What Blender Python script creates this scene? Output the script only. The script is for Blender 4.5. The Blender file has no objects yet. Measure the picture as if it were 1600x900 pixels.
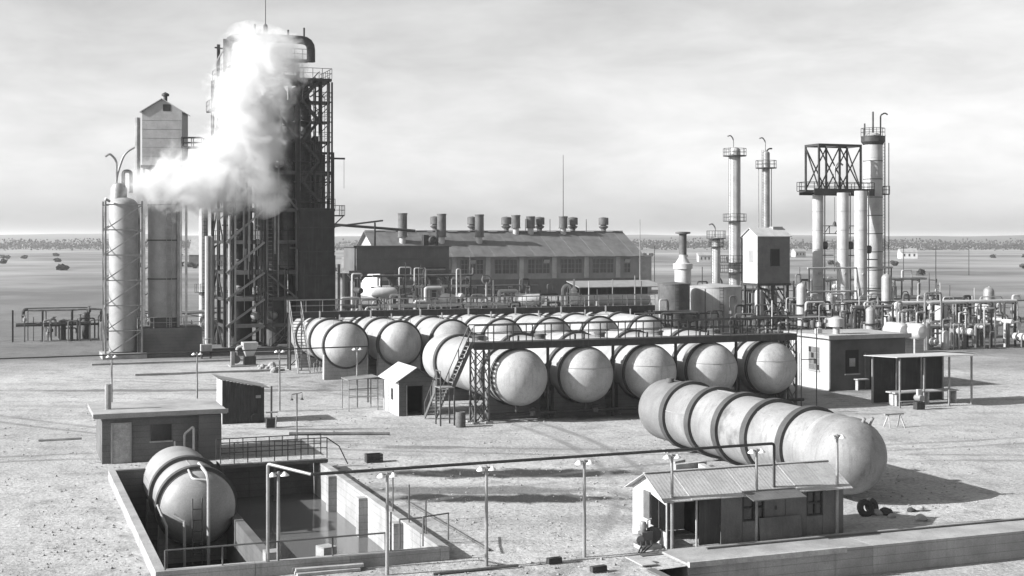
import bpy, bmesh, math, random
from mathutils import Vector, Matrix, noise
random.seed(7)
R_ = math.radians
SC = bpy.context.scene
COL = SC.collection

# ------------------------------------------------------------------ camera
F, HZ, CH = 2100.0, 372.0, 11.0          # focal length in photo pixels, horizon row, camera height
cam = bpy.data.cameras.new('camera')
cam.lens = F / 1600 * 36; cam.sensor_width = 36; cam.shift_y = -(450 - HZ) / 1600
cam.clip_start = 0.5; cam.clip_end = 20000
camo = bpy.data.objects.new('camera', cam); COL.objects.link(camo)
camo.location = (0, 0, CH); camo.rotation_euler = (R_(90), 0, 0)
SC.camera = camo
SC.render.resolution_x, SC.render.resolution_y = 1024, 576

# ------------------------------------------------------------------ light and sky
SUN_EL, SUN_AZ = 27.0, -107.0              # degrees; azimuth from +Y, clockwise positive
sd = Vector((math.sin(R_(SUN_AZ)) * math.cos(R_(SUN_EL)), math.cos(R_(SUN_AZ)) * math.cos(R_(SUN_EL)), math.sin(R_(SUN_EL))))
sl = bpy.data.lights.new('sun', 'SUN'); sl.energy = 5.0; sl.angle = R_(0.5); sl.color = (1, 1, 1)
so = bpy.data.objects.new('sun', sl); COL.objects.link(so)
so.rotation_euler = (-sd).to_track_quat('-Z', 'Y').to_euler(); so.location = (-60, 40, 60)
W = bpy.data.worlds.new('World'); SC.world = W; W.use_nodes = True
nt = W.node_tree; nt.nodes.clear()
def wn(t, **k):
    n = nt.nodes.new(t)
    for a, b in k.items(): setattr(n, a, b)
    return n
sky = wn('ShaderNodeTexSky', sky_type='NISHITA', sun_disc=False)
sky.sun_elevation = R_(SUN_EL); sky.sun_rotation = R_(SUN_AZ); sky.air_density = 1.45; sky.dust_density = 1.6; sky.ozone_density = 1.0
bw = wn('ShaderNodeSeparateColor')   # red-filtered black-and-white film: the sky's red light only
tc = wn('ShaderNodeTexCoord'); mp = wn('ShaderNodeMapping'); mp.inputs['Scale'].default_value = (2.6, 2.6, 8.0); mp.inputs['Rotation'].default_value = (0, R_(3), 0)
no = wn('ShaderNodeTexNoise'); no.inputs['Scale'].default_value = 3.2; no.inputs['Detail'].default_value = 9; no.inputs['Roughness'].default_value = 0.6; no.inputs['Distortion'].default_value = 0.25
mr = wn('ShaderNodeMapRange'); mr.inputs['From Min'].default_value = 0.3; mr.inputs['From Max'].default_value = 0.7; mr.inputs['To Min'].default_value = 1.06; mr.inputs['To Max'].default_value = 1.40
mu = wn('ShaderNodeMath', operation='MULTIPLY'); bg = wn('ShaderNodeBackground'); bg.inputs['Strength'].default_value = 0.08
wo = wn('ShaderNodeOutputWorld')
for a, b in ((sky.outputs[0], bw.inputs[0]), (tc.outputs['Generated'], mp.inputs[0]), (mp.outputs[0], no.inputs[0]), (no.outputs[0], mr.inputs[0]),
             (bw.outputs[0], mu.inputs[0]), (mr.outputs[0], mu.inputs[1]), (mu.outputs[0], bg.inputs[0]), (bg.outputs[0], wo.inputs[0])):
    nt.links.new(a, b)
vs = SC.view_settings; vs.view_transform = 'Standard'; vs.look = 'None'; vs.gamma = 1; vs.exposure = 1.1; vs.use_curve_mapping = False
SC.cycles.volume_bounces = 9; SC.cycles.max_bounces = 10; SC.cycles.volume_step_rate = 1.0; SC.cycles.use_denoising = True

# ------------------------------------------------------------------ plant grid: every structure follows the same two directions
TH = math.atan(800 / F)
ex = (math.cos(TH), math.sin(TH)); ey = (-math.sin(TH), math.cos(TH))
def L(x, y): return (x * ex[0] + y * ey[0], x * ex[1] + y * ey[1])
def inv(X, Y): return (X * ex[0] + Y * ex[1], X * ey[0] + Y * ey[1])
def G(u, v, z=0.0):
    D = F * (CH - z) / (v - HZ); return ((u - 800) / F * D, D)
def AT(u, D): return ((u - 800) / F * D, D)
def ZV(v, D): return CH - (v - HZ) / F * D

# ------------------------------------------------------------------ materials (the photograph is black and white: neutral greys)
MATS = {}
def mat(name, c1, c2=None, boards=0.0, corr=0.0, rough=0.7, metal=0.0, scale=1.0, fine=18.0, bump=0.15, streak=0.0, streak_c=0.1, lo=0.38, hi=0.66, spec=0.4, zcomp=1.0, sy=False):
    if name in MATS: return MATS[name]
    m = bpy.data.materials.new(name); m.use_nodes = True; n = m.node_tree; n.nodes.clear()
    def N(t, **k):
        x = n.nodes.new(t)
        for a, b in k.items(): setattr(x, a, b)
        return x
    LK = n.links.new
    out = N('ShaderNodeOutputMaterial'); p = N('ShaderNodeBsdfPrincipled'); LK(p.outputs[0], out.inputs[0])
    p.inputs['Roughness'].default_value = rough; p.inputs['Metallic'].default_value = metal; p.inputs['Specular IOR Level'].default_value = spec
    t0 = N('ShaderNodeTexCoord'); oi = N('ShaderNodeObjectInfo'); om = N('ShaderNodeMath', operation='MULTIPLY'); LK(oi.outputs['Random'], om.inputs[0]); om.inputs[1].default_value = 37.0
    t_ = N('ShaderNodeVectorMath', operation='ADD'); LK(t0.outputs['Object'], t_.inputs[0]); LK(om.outputs[0], t_.inputs[1])
    class t: outputs = {'Object': t_.outputs[0]}
    a = N('ShaderNodeTexNoise'); a.inputs['Scale'].default_value = scale; a.inputs['Detail'].default_value = 6; a.inputs['Roughness'].default_value = 0.62
    LK(t.outputs['Object'], a.inputs[0])
    r = N('ShaderNodeMapRange'); r.inputs['From Min'].default_value = lo; r.inputs['From Max'].default_value = hi; LK(a.outputs[0], r.inputs[0])
    mx = N('ShaderNodeMix', data_type='FLOAT'); c2 = c1 * 0.75 if c2 is None else c2
    mx.inputs[2].default_value = c1; mx.inputs[3].default_value = c2; LK(r.outputs[0], mx.inputs[0]); col = mx.outputs[0]
    b = N('ShaderNodeTexNoise'); b.inputs['Scale'].default_value = fine; b.inputs['Detail'].default_value = 4; LK(t.outputs['Object'], b.inputs[0])
    r2 = N('ShaderNodeMapRange'); r2.inputs['From Min'].default_value = 0.3; r2.inputs['From Max'].default_value = 0.7; r2.inputs['To Min'].default_value = 0.86; r2.inputs['To Max'].default_value = 1.1
    LK(b.outputs[0], r2.inputs[0]); ml = N('ShaderNodeMath', operation='MULTIPLY'); LK(col, ml.inputs[0]); LK(r2.outputs[0], ml.inputs[1]); col = ml.outputs[0]
    if streak > 0:
        mpp = N('ShaderNodeMapping'); mpp.inputs['Scale'].default_value = (3.4, 3.4, 0.22) if not sy else (0.3, 2.6, 0.3); LK(t.outputs['Object'], mpp.inputs[0])
        s = N('ShaderNodeTexNoise'); s.inputs['Scale'].default_value = 1.6; s.inputs['Detail'].default_value = 5; s.inputs['Roughness'].default_value = 0.65; LK(mpp.outputs[0], s.inputs[0])
        r3 = N('ShaderNodeMapRange'); r3.inputs['From Min'].default_value = 0.52; r3.inputs['From Max'].default_value = 0.74; r3.inputs['To Max'].default_value = streak; LK(s.outputs[0], r3.inputs[0])
        m2 = N('ShaderNodeMix', data_type='FLOAT'); LK(r3.outputs[0], m2.inputs[0]); LK(col, m2.inputs[2]); m2.inputs[3].default_value = streak_c; col = m2.outputs[0]
    if boards > 0:
        sz = N('ShaderNodeSeparateXYZ'); LK(t0.outputs['Object'], sz.inputs[0]); fr = N('ShaderNodeMath', operation='PINGPONG'); LK(sz.outputs[2], fr.inputs[0]); fr.inputs[1].default_value = boards/2
        r4 = N('ShaderNodeMapRange'); r4.inputs['From Min'].default_value = 0.0; r4.inputs['From Max'].default_value = 0.018; r4.inputs['To Min'].default_value = 0.6; r4.inputs['To Max'].default_value = 1.0; LK(fr.outputs[0], r4.inputs[0])
        m4 = N('ShaderNodeMath', operation='MULTIPLY'); LK(col, m4.inputs[0]); LK(r4.outputs[0], m4.inputs[1]); col = m4.outputs[0]
    cc = N('ShaderNodeCombineColor')
    for i in range(3): LK(col, cc.inputs[i])
    LK(cc.outputs[0], p.inputs['Base Color'])
    if corr > 0:
        sx_ = N('ShaderNodeSeparateXYZ'); LK(t0.outputs['Object'], sx_.inputs[0]); w1 = N('ShaderNodeMath', operation='MULTIPLY'); LK(sx_.outputs[0], w1.inputs[0]); w1.inputs[1].default_value = 2*math.pi/corr
        w2 = N('ShaderNodeMath', operation='SINE'); LK(w1.outputs[0], w2.inputs[0]); bc = N('ShaderNodeBump'); bc.inputs['Strength'].default_value = 0.12; bc.inputs['Distance'].default_value = 0.018; LK(w2.outputs[0], bc.inputs['Height']); LK(bc.outputs[0], p.inputs['Normal'])
    elif bump > 0:
        bp = N('ShaderNodeBump'); bp.inputs['Strength'].default_value = bump; bp.inputs['Distance'].default_value = 0.03; LK(b.outputs[0], bp.inputs['Height']); LK(bp.outputs[0], p.inputs['Normal'])
    MATS[name] = m; return m
WHITE = mat('white_tank_paint', 0.33, 0.23, rough=0.55, scale=0.6, streak=0.7, streak_c=0.17, bump=0.1)
RINGW = mat('ringed_tank_paint', 0.24, 0.15, rough=0.6, scale=0.5, streak=0.75, streak_c=0.1, bump=0.12)
DULL = mat('dull_tank_paint', 0.26, 0.19, rough=0.55, scale=0.8, streak=0.4, streak_c=0.22, bump=0.06)
PRIMER = mat('grey_primer', 0.16, 0.11, rough=0.65, scale=0.9, streak=0.5, streak_c=0.13, bump=0.1)
BLOTCH = mat('blotchy_tank_paint', 0.21, 0.08, rough=0.55, scale=0.5, streak=0.35, streak_c=0.2, bump=0.06, lo=0.46, hi=0.58)  # grey blotches over one plate of the ringed tank
RINGM = mat('dark_ring_steel', 0.06, 0.04, rough=0.65, scale=1.5, bump=0.1)
STEEL = mat('dark_steel', 0.04, 0.025, rough=0.6, metal=0.2, scale=1.3, streak=0.3, streak_c=0.12)
RUST = mat('weathered_steel', 0.10, 0.055, rough=0.75, scale=1.1, streak=0.4, streak_c=0.05)
GALV = mat('galvanised_pipe', 0.27, 0.18, rough=0.5, metal=0.3, scale=1.2)
PALE = mat('pale_painted_steel', 0.35, 0.27, rough=0.55, scale=0.8, streak=0.4, streak_c=0.3, bump=0.05)
ALUM = mat('bright_pipe_paint', 0.44, 0.36, rough=0.45, scale=0.9, bump=0.04)
CONC = mat('concrete', 0.31, 0.2, boards=0.3, rough=0.9, scale=0.6, streak=0.55, streak_c=0.16, bump=0.35)
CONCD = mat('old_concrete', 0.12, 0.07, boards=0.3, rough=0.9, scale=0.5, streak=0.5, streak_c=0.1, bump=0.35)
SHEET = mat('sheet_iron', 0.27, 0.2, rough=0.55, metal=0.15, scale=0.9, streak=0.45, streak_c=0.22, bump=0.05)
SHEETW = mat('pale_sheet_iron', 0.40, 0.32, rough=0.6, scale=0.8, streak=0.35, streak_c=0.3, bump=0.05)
SHEETG = mat('grey_sheet_iron', 0.12, 0.08, rough=0.6, scale=0.9, streak=0.4, streak_c=0.12, bump=0.05)  # grey darkened for front walls, so their shade is in the colour
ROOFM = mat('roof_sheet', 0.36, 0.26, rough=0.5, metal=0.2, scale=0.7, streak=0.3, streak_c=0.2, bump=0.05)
ENGW = mat('engine_house_siding', 0.19, 0.13, rough=0.8, scale=0.4, streak=0.5, streak_c=0.08)
ROOFD = mat('old_roof_sheet', 0.13, 0.08, rough=0.6, scale=0.5, streak=0.5, streak_c=0.1, bump=0.05)
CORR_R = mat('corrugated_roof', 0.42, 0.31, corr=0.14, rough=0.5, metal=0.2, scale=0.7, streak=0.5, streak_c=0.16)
CORR_W = mat('corrugated_wall', 0.12, 0.07, corr=0.14, rough=0.6, scale=0.9, streak=0.5, streak_c=0.05)  # darker than the gable sheets: the long wall's shade is in the colour
WOOD = mat('weathered_wood', 0.36, 0.22, rough=0.85, scale=2.0, bump=0.4, streak=0.3, streak_c=0.12)
TAR = mat('tarred_boards', 0.035, 0.02, rough=0.85, scale=1.2, streak=0.3, streak_c=0.12)
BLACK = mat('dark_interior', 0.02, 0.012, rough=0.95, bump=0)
GLASS = mat('window_glass', 0.03, 0.02, rough=0.12, bump=0, spec=0.6)
BRICK = mat('dark_brick', 0.09, 0.06, rough=0.9, scale=0.7, fine=30, streak=0.2, streak_c=0.07)
SIDING = mat('building_siding', 0.09, 0.06, rough=0.8, scale=0.4, streak=0.4, streak_c=0.12)
ROCK = mat('rock', 0.28, 0.16, rough=0.95, scale=2.5, bump=0.6)
RUBBER = mat('rubber', 0.03, 0.02, rough=0.8, bump=0.1)
CERAM = mat('white_enamel', 0.65, 0.58, rough=0.35, bump=0)
LEAF = mat('far_foliage', 0.04, 0.022, rough=0.95, scale=0.05, bump=0)

# ------------------------------------------------------------------ mesh helper
class MB:
    def __init__(s): s.v = []; s.f = []
    def add(s, vs_, fs): o = len(s.v); s.v += [tuple(p) for p in vs_]; s.f += [tuple(i + o for i in f) for f in fs]; return s
    def box(s, x0, x1, y0, y1, z0, z1):
        return s.add([(x0,y0,z0),(x1,y0,z0),(x1,y1,z0),(x0,y1,z0),(x0,y0,z1),(x1,y0,z1),(x1,y1,z1),(x0,y1,z1)],
                     [(3,2,1,0),(4,5,6,7),(0,1,5,4),(1,2,6,5),(2,3,7,6),(3,0,4,7)])
    def cbox(s, c, d, M=None):
        hx, hy, hz = d[0]/2, d[1]/2, d[2]/2
        P = [Vector(q) for q in ((-hx,-hy,-hz),(hx,-hy,-hz),(hx,hy,-hz),(-hx,hy,-hz),(-hx,-hy,hz),(hx,-hy,hz),(hx,hy,hz),(-hx,hy,hz))]
        if M: P = [M @ q for q in P]
        return s.add([tuple(q + Vector(c)) for q in P], [(3,2,1,0),(4,5,6,7),(0,1,5,4),(1,2,6,5),(2,3,7,6),(3,0,4,7)])
    def tube(s, p0, p1, r, n=8, r1=None):
        return s.path([p0, p1], r, n, r1)
    def path(s, pts, r, n=8, r1=None, bend=0):
        P = [Vector(p) for p in pts]
        if bend and len(P) > 2:
            Q = [P[0]]
            for i in range(1, len(P)-1):
                a, b, c = P[i-1], P[i], P[i+1]; d0 = (a-b); d1 = (c-b); k = min(bend, d0.length*0.45, d1.length*0.45)
                A = b + d0.normalized()*k; B = b + d1.normalized()*k
                for t in (0, .25, .5, .75, 1): Q.append(A.lerp(b, t).lerp(b.lerp(B, t), t))
            Q.append(P[-1]); P = Q
        m = len(P); T = []
        for i in range(m):
            t = (P[min(i+1, m-1)] - P[max(i-1, 0)]); T.append(t.normalized())
        up = Vector((0,0,1)) if abs(T[0].z) < .9 else Vector((1,0,0))
        u = T[0].cross(up).normalized(); vs_ = []; fs = []
        for i in range(m):
            u = (u - T[i]*u.dot(T[i])).normalized(); w = T[i].cross(u); rr = r if r1 is None else r + (r1-r)*i/(m-1)
            for k in range(n):
                a = 2*math.pi*k/n; vs_.append(P[i] + u*math.cos(a)*rr + w*math.sin(a)*rr)
        for i in range(m-1):
            for k in range(n):
                k2 = (k+1) % n; fs.append((i*n+k, i*n+k2, (i+1)*n+k2, (i+1)*n+k))
        fs.append(tuple(range(n-1, -1, -1))); fs.append(tuple((m-1)*n+k for k in range(n)))
        return s.add(vs_, fs)
    def lathe(s, prof, n=24, c=(0,0,0), axis='z', close=True):
        """prof: (radius, height) pairs along the axis"""
        vs_ = []; fs = []; m = len(prof)
        for (r, h) in prof:
            for k in range(n):
                a = 2*math.pi*k/n; x, y = math.cos(a)*max(r, 1e-4), math.sin(a)*max(r, 1e-4)
                vs_.append((c[0]+x, c[1]+y, c[2]+h) if axis == 'z' else (c[0]+x, c[1]+h, c[2]-y))
        for i in range(m-1):
            for k in range(n):
                k2 = (k+1) % n; fs.append((i*n+k, i*n+k2, (i+1)*n+k2, (i+1)*n+k))
        if close: fs.append(tuple(range(n-1, -1, -1))); fs.append(tuple((m-1)*n+k for k in range(n)))
        return s.add(vs_, fs)
    def prism(s, poly, h0, h1, axis='y'):
        """poly: points in the plane across the axis, swept from h0 to h1"""
        n = len(poly)
        def q(p, h): return (p[0], h, p[1]) if axis == 'y' else ((h, p[0], p[1]) if axis == 'x' else (p[0], p[1], h))
        return s.add([q(p, h0) for p in poly] + [q(p, h1) for p in poly],
                     [tuple(range(n)), tuple(range(2*n-1, n-1, -1))] + [(i, i+n, (i+1) % n+n, (i+1) % n) for i in range(n)])
    def bar(s, p0, p1, w=0.1, d=None):
        """rectangular steel member between two points"""
        a, b = Vector(p0), Vector(p1); t = (b-a); l = t.length; t.normalize(); d = d or w
        up = Vector((0,0,1)) if abs(t.z) < .95 else Vector((0,1,0)); x = t.cross(up).normalized(); y = x.cross(t)
        M = Matrix((x, t, y)).transposed()
        return s.cbox((a+b)/2, (w, l, d), M)
    def mesh(s, name, m, sm=True):
        me = bpy.data.meshes.new(name); me.from_pydata(s.v, [], s.f); me.update()
        bm = bmesh.new(); bm.from_mesh(me); bmesh.ops.recalc_face_normals(bm, faces=bm.faces); bm.to_mesh(me); bm.free()
        if sm:
            me.shade_smooth(); me.set_sharp_from_angle(angle=R_(35))
        me.materials.append(m); return me
    def build(s, name, m, parent=None, loc=None, rz=0.0, sm=True):
        return put(name, s.mesh(name, m, sm), parent, loc, rz)
def put(name, me, parent=None, loc=None, rz=0.0, rot=None):
    o = bpy.data.objects.new(name, me); COL.objects.link(o)
    if parent: o.parent = parent
    if loc: o.location = loc
    if rot: o.rotation_euler = rot
    elif rz: o.rotation_euler = (0, 0, rz)
    return o
def tag(o, label, cat, group=None, kind=None):
    if label: o['label'] = label
    if cat: o['category'] = cat
    if group: o['group'] = group
    if kind: o['kind'] = kind
    return o
def thing(name, label, cat, loc, rz=TH, group=None):
    o = bpy.data.objects.new(name, None); COL.objects.link(o); o.empty_display_size = 0.3
    o.location = (loc[0], loc[1], loc[2] if len(loc) > 2 else 0.0); o.rotation_euler = (0, 0, rz)
    return tag(o, label, cat, group)
def struct(name, mb, m, label, parent=None):
    o = mb.build(name, m, parent); o['kind'] = 'structure'; o['label'] = label; return o
_cache = {}
def shared(key, fn, m):
    if key not in _cache: _cache[key] = fn().mesh(key, m)
    return _cache[key]
def railing(parent, pts, h=1.0, step=1.5, r=0.032, m=None, posts=True, mid=True):
    m = m or STEEL; P = [Vector(p) for p in pts]; up = Vector((0,0,h)); mb = MB()
    mb.path([p + up for p in P], r, 6)
    if mid: mb.path([p + up*0.52 for p in P], r*0.8, 6)
    mb.build('handrail', m, parent)
    if not posts: return
    me = shared('rail_post_%.2f_%.3f_%s' % (h, r, m.name), lambda: MB().tube((0,0,0), (0,0,h), r, 6), m)
    for a, b in zip(P[:-1], P[1:]):
        n = max(1, round((b-a).length/step))
        for i in range(n + (1 if b is P[-1] else 0)): put('rail_post', me, parent, tuple(a.lerp(b, i/n)))
def ladder(parent, base, top, w=0.45, axis='x', m=None, r=0.03):
    m = m or STEEL; mb = MB(); b, t = Vector(base), Vector(top); o = Vector((w/2,0,0)) if axis == 'x' else Vector((0,w/2,0))
    mb.tube(b-o, t-o, r, 5); mb.tube(b+o, t+o, r, 5); n = int((t-b).length/0.4)
    for i in range(1, n): p = b.lerp(t, i/n); mb.tube(p-o, p+o, r*0.7, 4)
    return mb.build('ladder', m, parent)
def stair(parent, bot, top, w, across, m=None, tread_m=None, rail=True):
    """open steel stair: two stringers, separate treads, two handrails"""
    m = m or STEEL; b, t = Vector(bot), Vector(top); o = Vector(across).normalized()*(w/2)
    for sgn in (-1, 1): MB().bar(b+o*sgn, t+o*sgn, 0.06, 0.22).build('stringer', m, parent)
    n = max(3, int((t.z-b.z)/0.23)); run = (t-b); run.z = 0; hd = run.normalized() if run.length > 0 else Vector((0,1,0))
    ang = math.atan2(o.y, o.x)
    me = shared('tread_%.2f_%s' % (w, (tread_m or m).name), lambda: MB().cbox((0,0,0), (w, 0.24, 0.04)), tread_m or m)
    for i in range(1, n): put('tread', me, parent, tuple(b.lerp(t, i/n)), ang)
    if rail:
        for sgn in (-1, 1):
            q = Vector((0,0,0.9)); mb = MB(); mb.path([b+o*sgn, b+o*sgn+q, t+o*sgn+q, t+o*sgn], 0.03, 6); mb.tube((b+t)/2+o*sgn, (b+t)/2+o*sgn+q, 0.03, 6)
            mb.build('handrail', m, parent)

# ------------------------------------------------------------------ ground
PIT = (4.9, 14.03, 43.98, 63.6)       # sunk basin, plant-grid coordinates
TER = (20.3, 60.0, 24.0, 40.0)         # lower terrace before the loading slab
def lines(lo, hi, fine_lo, fine_hi, st, extra):
    s = set(); x = fine_lo
    while x <= fine_hi: s.add(round(x, 3)); x += st
    x, d = fine_hi, st
    while x < hi: d *= 1.45; x += d; s.add(round(min(x, hi), 3))
    x, d = fine_lo, st
    while x > lo: d *= 1.45; x -= d; s.add(round(max(x, lo), 3))
    e = [q for q in extra]; s = {q for q in s if all(abs(q-w) > st*0.3 for w in e)} | set(e)
    return sorted(s)
xs = lines(-6000, 6000, -12, 66, 0.7, [PIT[0], PIT[1], TER[0], TER[1]])
ys = lines(-300, 9000, 34, 110, 0.7, [PIT[2], PIT[3], TER[2], TER[3]])
def gz(x, y):
    if not (-14 < x < 70 and 30 < y < 116): return 0.0
    p = Vector((x*0.23, y*0.23, 0)); return 0.05*noise.noise(p) + 0.025*noise.noise(p*4.1)
mb = MB(); nx = len(xs)
for y in ys:
    for x in xs: w = L(x, y); mb.v.append((w[0], w[1], gz(x, y)))
for j in range(len(ys)-1):
    for i in range(nx-1):
        cx, cy = (xs[i]+xs[i+1])/2, (ys[j]+ys[j+1])/2
        if PIT[0] < cx < PIT[1] and PIT[2] < cy < PIT[3]: continue
        if TER[0] < cx < TER[1] and TER[2] < cy < TER[3]: continue
        mb.f.append((j*nx+i, j*nx+i+1, (j+1)*nx+i+1, (j+1)*nx+i))
def ground_mat():
    m = bpy.data.materials.new('packed_dirt'); m.use_nodes = True; n = m.node_tree; n.nodes.clear(); LK = n.links.new
    def N(t, **k):
        x = n.nodes.new(t)
        for a, b in k.items(): setattr(x, a, b)
        return x
    def math_(op, a, b=None):
        x = N('ShaderNodeMath', operation=op)
        for i, q in enumerate((a, b)):
            if q is None: continue
            if isinstance(q, (int, float)): x.inputs[i].default_value = q
            else: LK(q, x.inputs[i])
        return x.outputs[0]
    def rng(v, a, b, c=0.0, d=1.0):
        x = N('ShaderNodeMapRange'); LK(v, x.inputs[0])
        for i, q in zip(range(1, 5), (a, b, c, d)): x.inputs[i].default_value = q
        return x.outputs[0]
    def noise_(sc, det=5, ro=0.6, vec=None, dist=0.0):
        x = N('ShaderNodeTexNoise'); x.inputs['Scale'].default_value = sc; x.inputs['Detail'].default_value = det; x.inputs['Roughness'].default_value = ro; x.inputs['Distortion'].default_value = dist
        LK(vec or geo.outputs['Position'], x.inputs[0]); return x.outputs[0]
    def mix(f, a, b):
        x = N('ShaderNodeMix', data_type='FLOAT')
        for i, q in ((0, f), (2, a), (3, b)):
            if isinstance(q, (int, float)): x.inputs[i].default_value = q
            else: LK(q, x.inputs[i])
        return x.outputs[0]
    geo = N('ShaderNodeNewGeometry'); sep = N('ShaderNodeSeparateXYZ'); LK(geo.outputs['Position'], sep.inputs[0])
    big = noise_(0.09, 6); midn = noise_(0.55, 6, 0.68); fine = noise_(5.5, 5, 0.7)
    col = mix(rng(big, 0.36, 0.64), 0.40, 0.29)
    col = mix(math_('MULTIPLY', rng(midn, 0.5, 0.66), 0.7), col, 0.2)
    mp_ = N('ShaderNodeMapping'); mp_.inputs['Rotation'].default_value = (0, 0, -TH); mp_.inputs['Scale'].default_value = (0.07, 0.9, 1); LK(geo.outputs['Position'], mp_.inputs[0])
    ruts = noise_(1.0, 5, 0.6, mp_.outputs[0], 0.5)
    col = mix(math_('MULTIPLY', rng(ruts, 0.56, 0.68), 0.4), col, 0.2)
    col = math_('MULTIPLY', col, rng(fine, 0.3, 0.7, 0.6, 1.25))
    vor = N('ShaderNodeTexVoronoi'); vor.inputs['Scale'].default_value = 2.3; LK(geo.outputs['Position'], vor.inputs[0])
    peb = rng(vor.outputs['Distance'], 0.05, 0.13, 1, 0)
    col = mix(math_('MULTIPLY', peb, math_('MULTIPLY', rng(midn, 0.45, 0.6), 0.55)), col, 0.12)
    warp = math_('MULTIPLY', math_('SUBTRACT', midn, 0.5), 2.1)
    # oil streaks and worn patches, plus painted shade: yard bands and under the tanks
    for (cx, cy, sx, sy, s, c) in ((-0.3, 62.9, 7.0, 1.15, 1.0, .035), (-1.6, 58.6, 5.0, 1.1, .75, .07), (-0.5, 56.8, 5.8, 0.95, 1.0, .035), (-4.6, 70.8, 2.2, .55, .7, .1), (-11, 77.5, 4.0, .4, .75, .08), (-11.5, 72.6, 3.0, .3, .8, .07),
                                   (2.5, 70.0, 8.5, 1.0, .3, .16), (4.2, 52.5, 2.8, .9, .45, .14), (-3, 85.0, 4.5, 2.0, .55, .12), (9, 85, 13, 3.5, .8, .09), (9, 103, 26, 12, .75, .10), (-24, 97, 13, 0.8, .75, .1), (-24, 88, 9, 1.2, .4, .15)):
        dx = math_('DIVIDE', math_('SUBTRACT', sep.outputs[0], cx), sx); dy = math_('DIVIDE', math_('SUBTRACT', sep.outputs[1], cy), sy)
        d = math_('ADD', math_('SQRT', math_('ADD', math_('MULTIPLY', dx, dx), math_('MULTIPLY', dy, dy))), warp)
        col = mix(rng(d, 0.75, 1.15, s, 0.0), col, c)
    # tyre tracks curving through the yard
    for (cx, cy, R0) in ((-18, 40, 27.0), (-18, 40, 28.7), (22, 30, 36.5), (22, 30, 38.2), (-40, 60, 44.5), (-40, 60, 46.2), (6, 130, 60.0), (6, 130, 61.7)):
        dx = math_('SUBTRACT', sep.outputs[0], cx); dy = math_('SUBTRACT', sep.outputs[1], cy)
        d = math_('ABSOLUTE', math_('SUBTRACT', math_('SQRT', math_('ADD', math_('MULTIPLY', dx, dx), math_('MULTIPLY', dy, dy))), R0))
        d = math_('ADD', d, math_('MULTIPLY', warp, .22)); col = mix(math_('MULTIPLY', rng(d, 0.1, 0.34, 0.75, 0.0), rng(big, .35, .55)), col, .15)
    # oily industrial yard, then grass and fields beyond
    gb = noise_(0.02, 6, 0.6); g2 = noise_(0.006, 4, 0.55); gcol = mix(rng(gb, 0.42, 0.6), 0.11, 0.2); gcol = mix(rng(g2, 0.46, 0.62), gcol, 0.27)
    yd = math_('ADD', sep.outputs[1], math_('MULTIPLY', math_('SUBTRACT', gb, 0.5), 120))
    col = mix(rng(yd, 105, 128), col, math_('MULTIPLY', col, 0.42))
    col = mix(rng(yd, 190, 250), col, gcol)
    cc = N('ShaderNodeCombineColor')
    for i in range(3): LK(col, cc.inputs[i])
    p = N('ShaderNodeBsdfPrincipled'); p.inputs['Roughness'].default_value = 0.95; p.inputs['Specular IOR Level'].default_value = 0.15; LK(cc.outputs[0], p.inputs['Base Color'])
    h = math_('ADD', math_('MULTIPLY', fine, 0.6), math_('ADD', math_('MULTIPLY', midn, 2.2), math_('MULTIPLY', peb, 0.25)))
    bp = N('ShaderNodeBump'); bp.inputs['Strength'].default_value = 0.75; bp.inputs['Distance'].default_value = 0.09; LK(h, bp.inputs['Height']); LK(bp.outputs[0], p.inputs['Normal'])
    out = N('ShaderNodeOutputMaterial'); LK(p.outputs[0], out.inputs[0]); return m
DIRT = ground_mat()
struct('ground', mb, DIRT, 'pale packed dirt yard with tyre ruts, oil stains and painted shade')
t = MB(); n1, n2 = 40, 16
for j in range(n2+1):
    for i in range(n1+1):
        x = TER[0]+(TER[1]-TER[0])*i/n1; y = TER[2]+(TER[3]+2.0-TER[2])*j/n2; w = L(x, y); t.v.append((w[0], w[1], -0.95+gz(x, y)))
for j in range(n2):
    for i in range(n1): t.f.append((j*(n1+1)+i, j*(n1+1)+i+1, (j+1)*(n1+1)+i+1, (j+1)*(n1+1)+i))
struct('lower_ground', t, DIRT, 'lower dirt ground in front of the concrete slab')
c = MB()
c.box(TER[0]-.3, TER[0], TER[2], TER[3], -1.2, 0.05)
cu = c.build('terrace_wall', CONCD, None, (0,0,0), TH); tag(cu, 'low concrete wall at the side of the lower ground by the hatch', 'retaining wall')

# ------------------------------------------------------------------ sunk basin with water
ZT = 0.45
pit = thing('concrete_basin', 'sunken concrete water basin with thick walls and pipe railings', 'basin', L(PIT[1], PIT[2]))
Wd, Ln = PIT[1]-PIT[0], PIT[3]-PIT[2]
for k in range(3): MB().box(-Wd-.3+k*3.143, -Wd-.3+(k+1)*3.143-.012, -.3+.004*(k % 2), 0, -3, ZT-.008*(k % 3)).build('wall_section', CONC, pit)
for k in range(6): MB().box(0-.004*(k % 2), .32, -.3+k*3.37, -.3+(k+1)*3.37-.012, -3, ZT-.006*(k % 2)).build('wall_section', CONC, pit)
for k in range(3): MB().box(-Wd+k*3.043, -Wd+(k+1)*3.043-.012, Ln, Ln+.3, -3, ZT-.04-.006*(k % 2)).build('wall_section', CONCD, pit)
MB().box(-Wd-.3, -Wd, 0, Ln, -3, ZT).build('left_wall', CONC, pit)
MB().box(-Wd, 0, 0, Ln, -3, -2.6).build('basin_floor', TAR, pit)
for y in (4.2, 9.4, 14.8): MB().box(-.38, 0, y, y+.45, -2.6, ZT-.06).build('buttress', CONC, pit)
MB().box(-5.05, -4.7, 0, Ln-.0, -2.6, -.55).build('dividing_wall', CONCD, pit)
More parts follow.
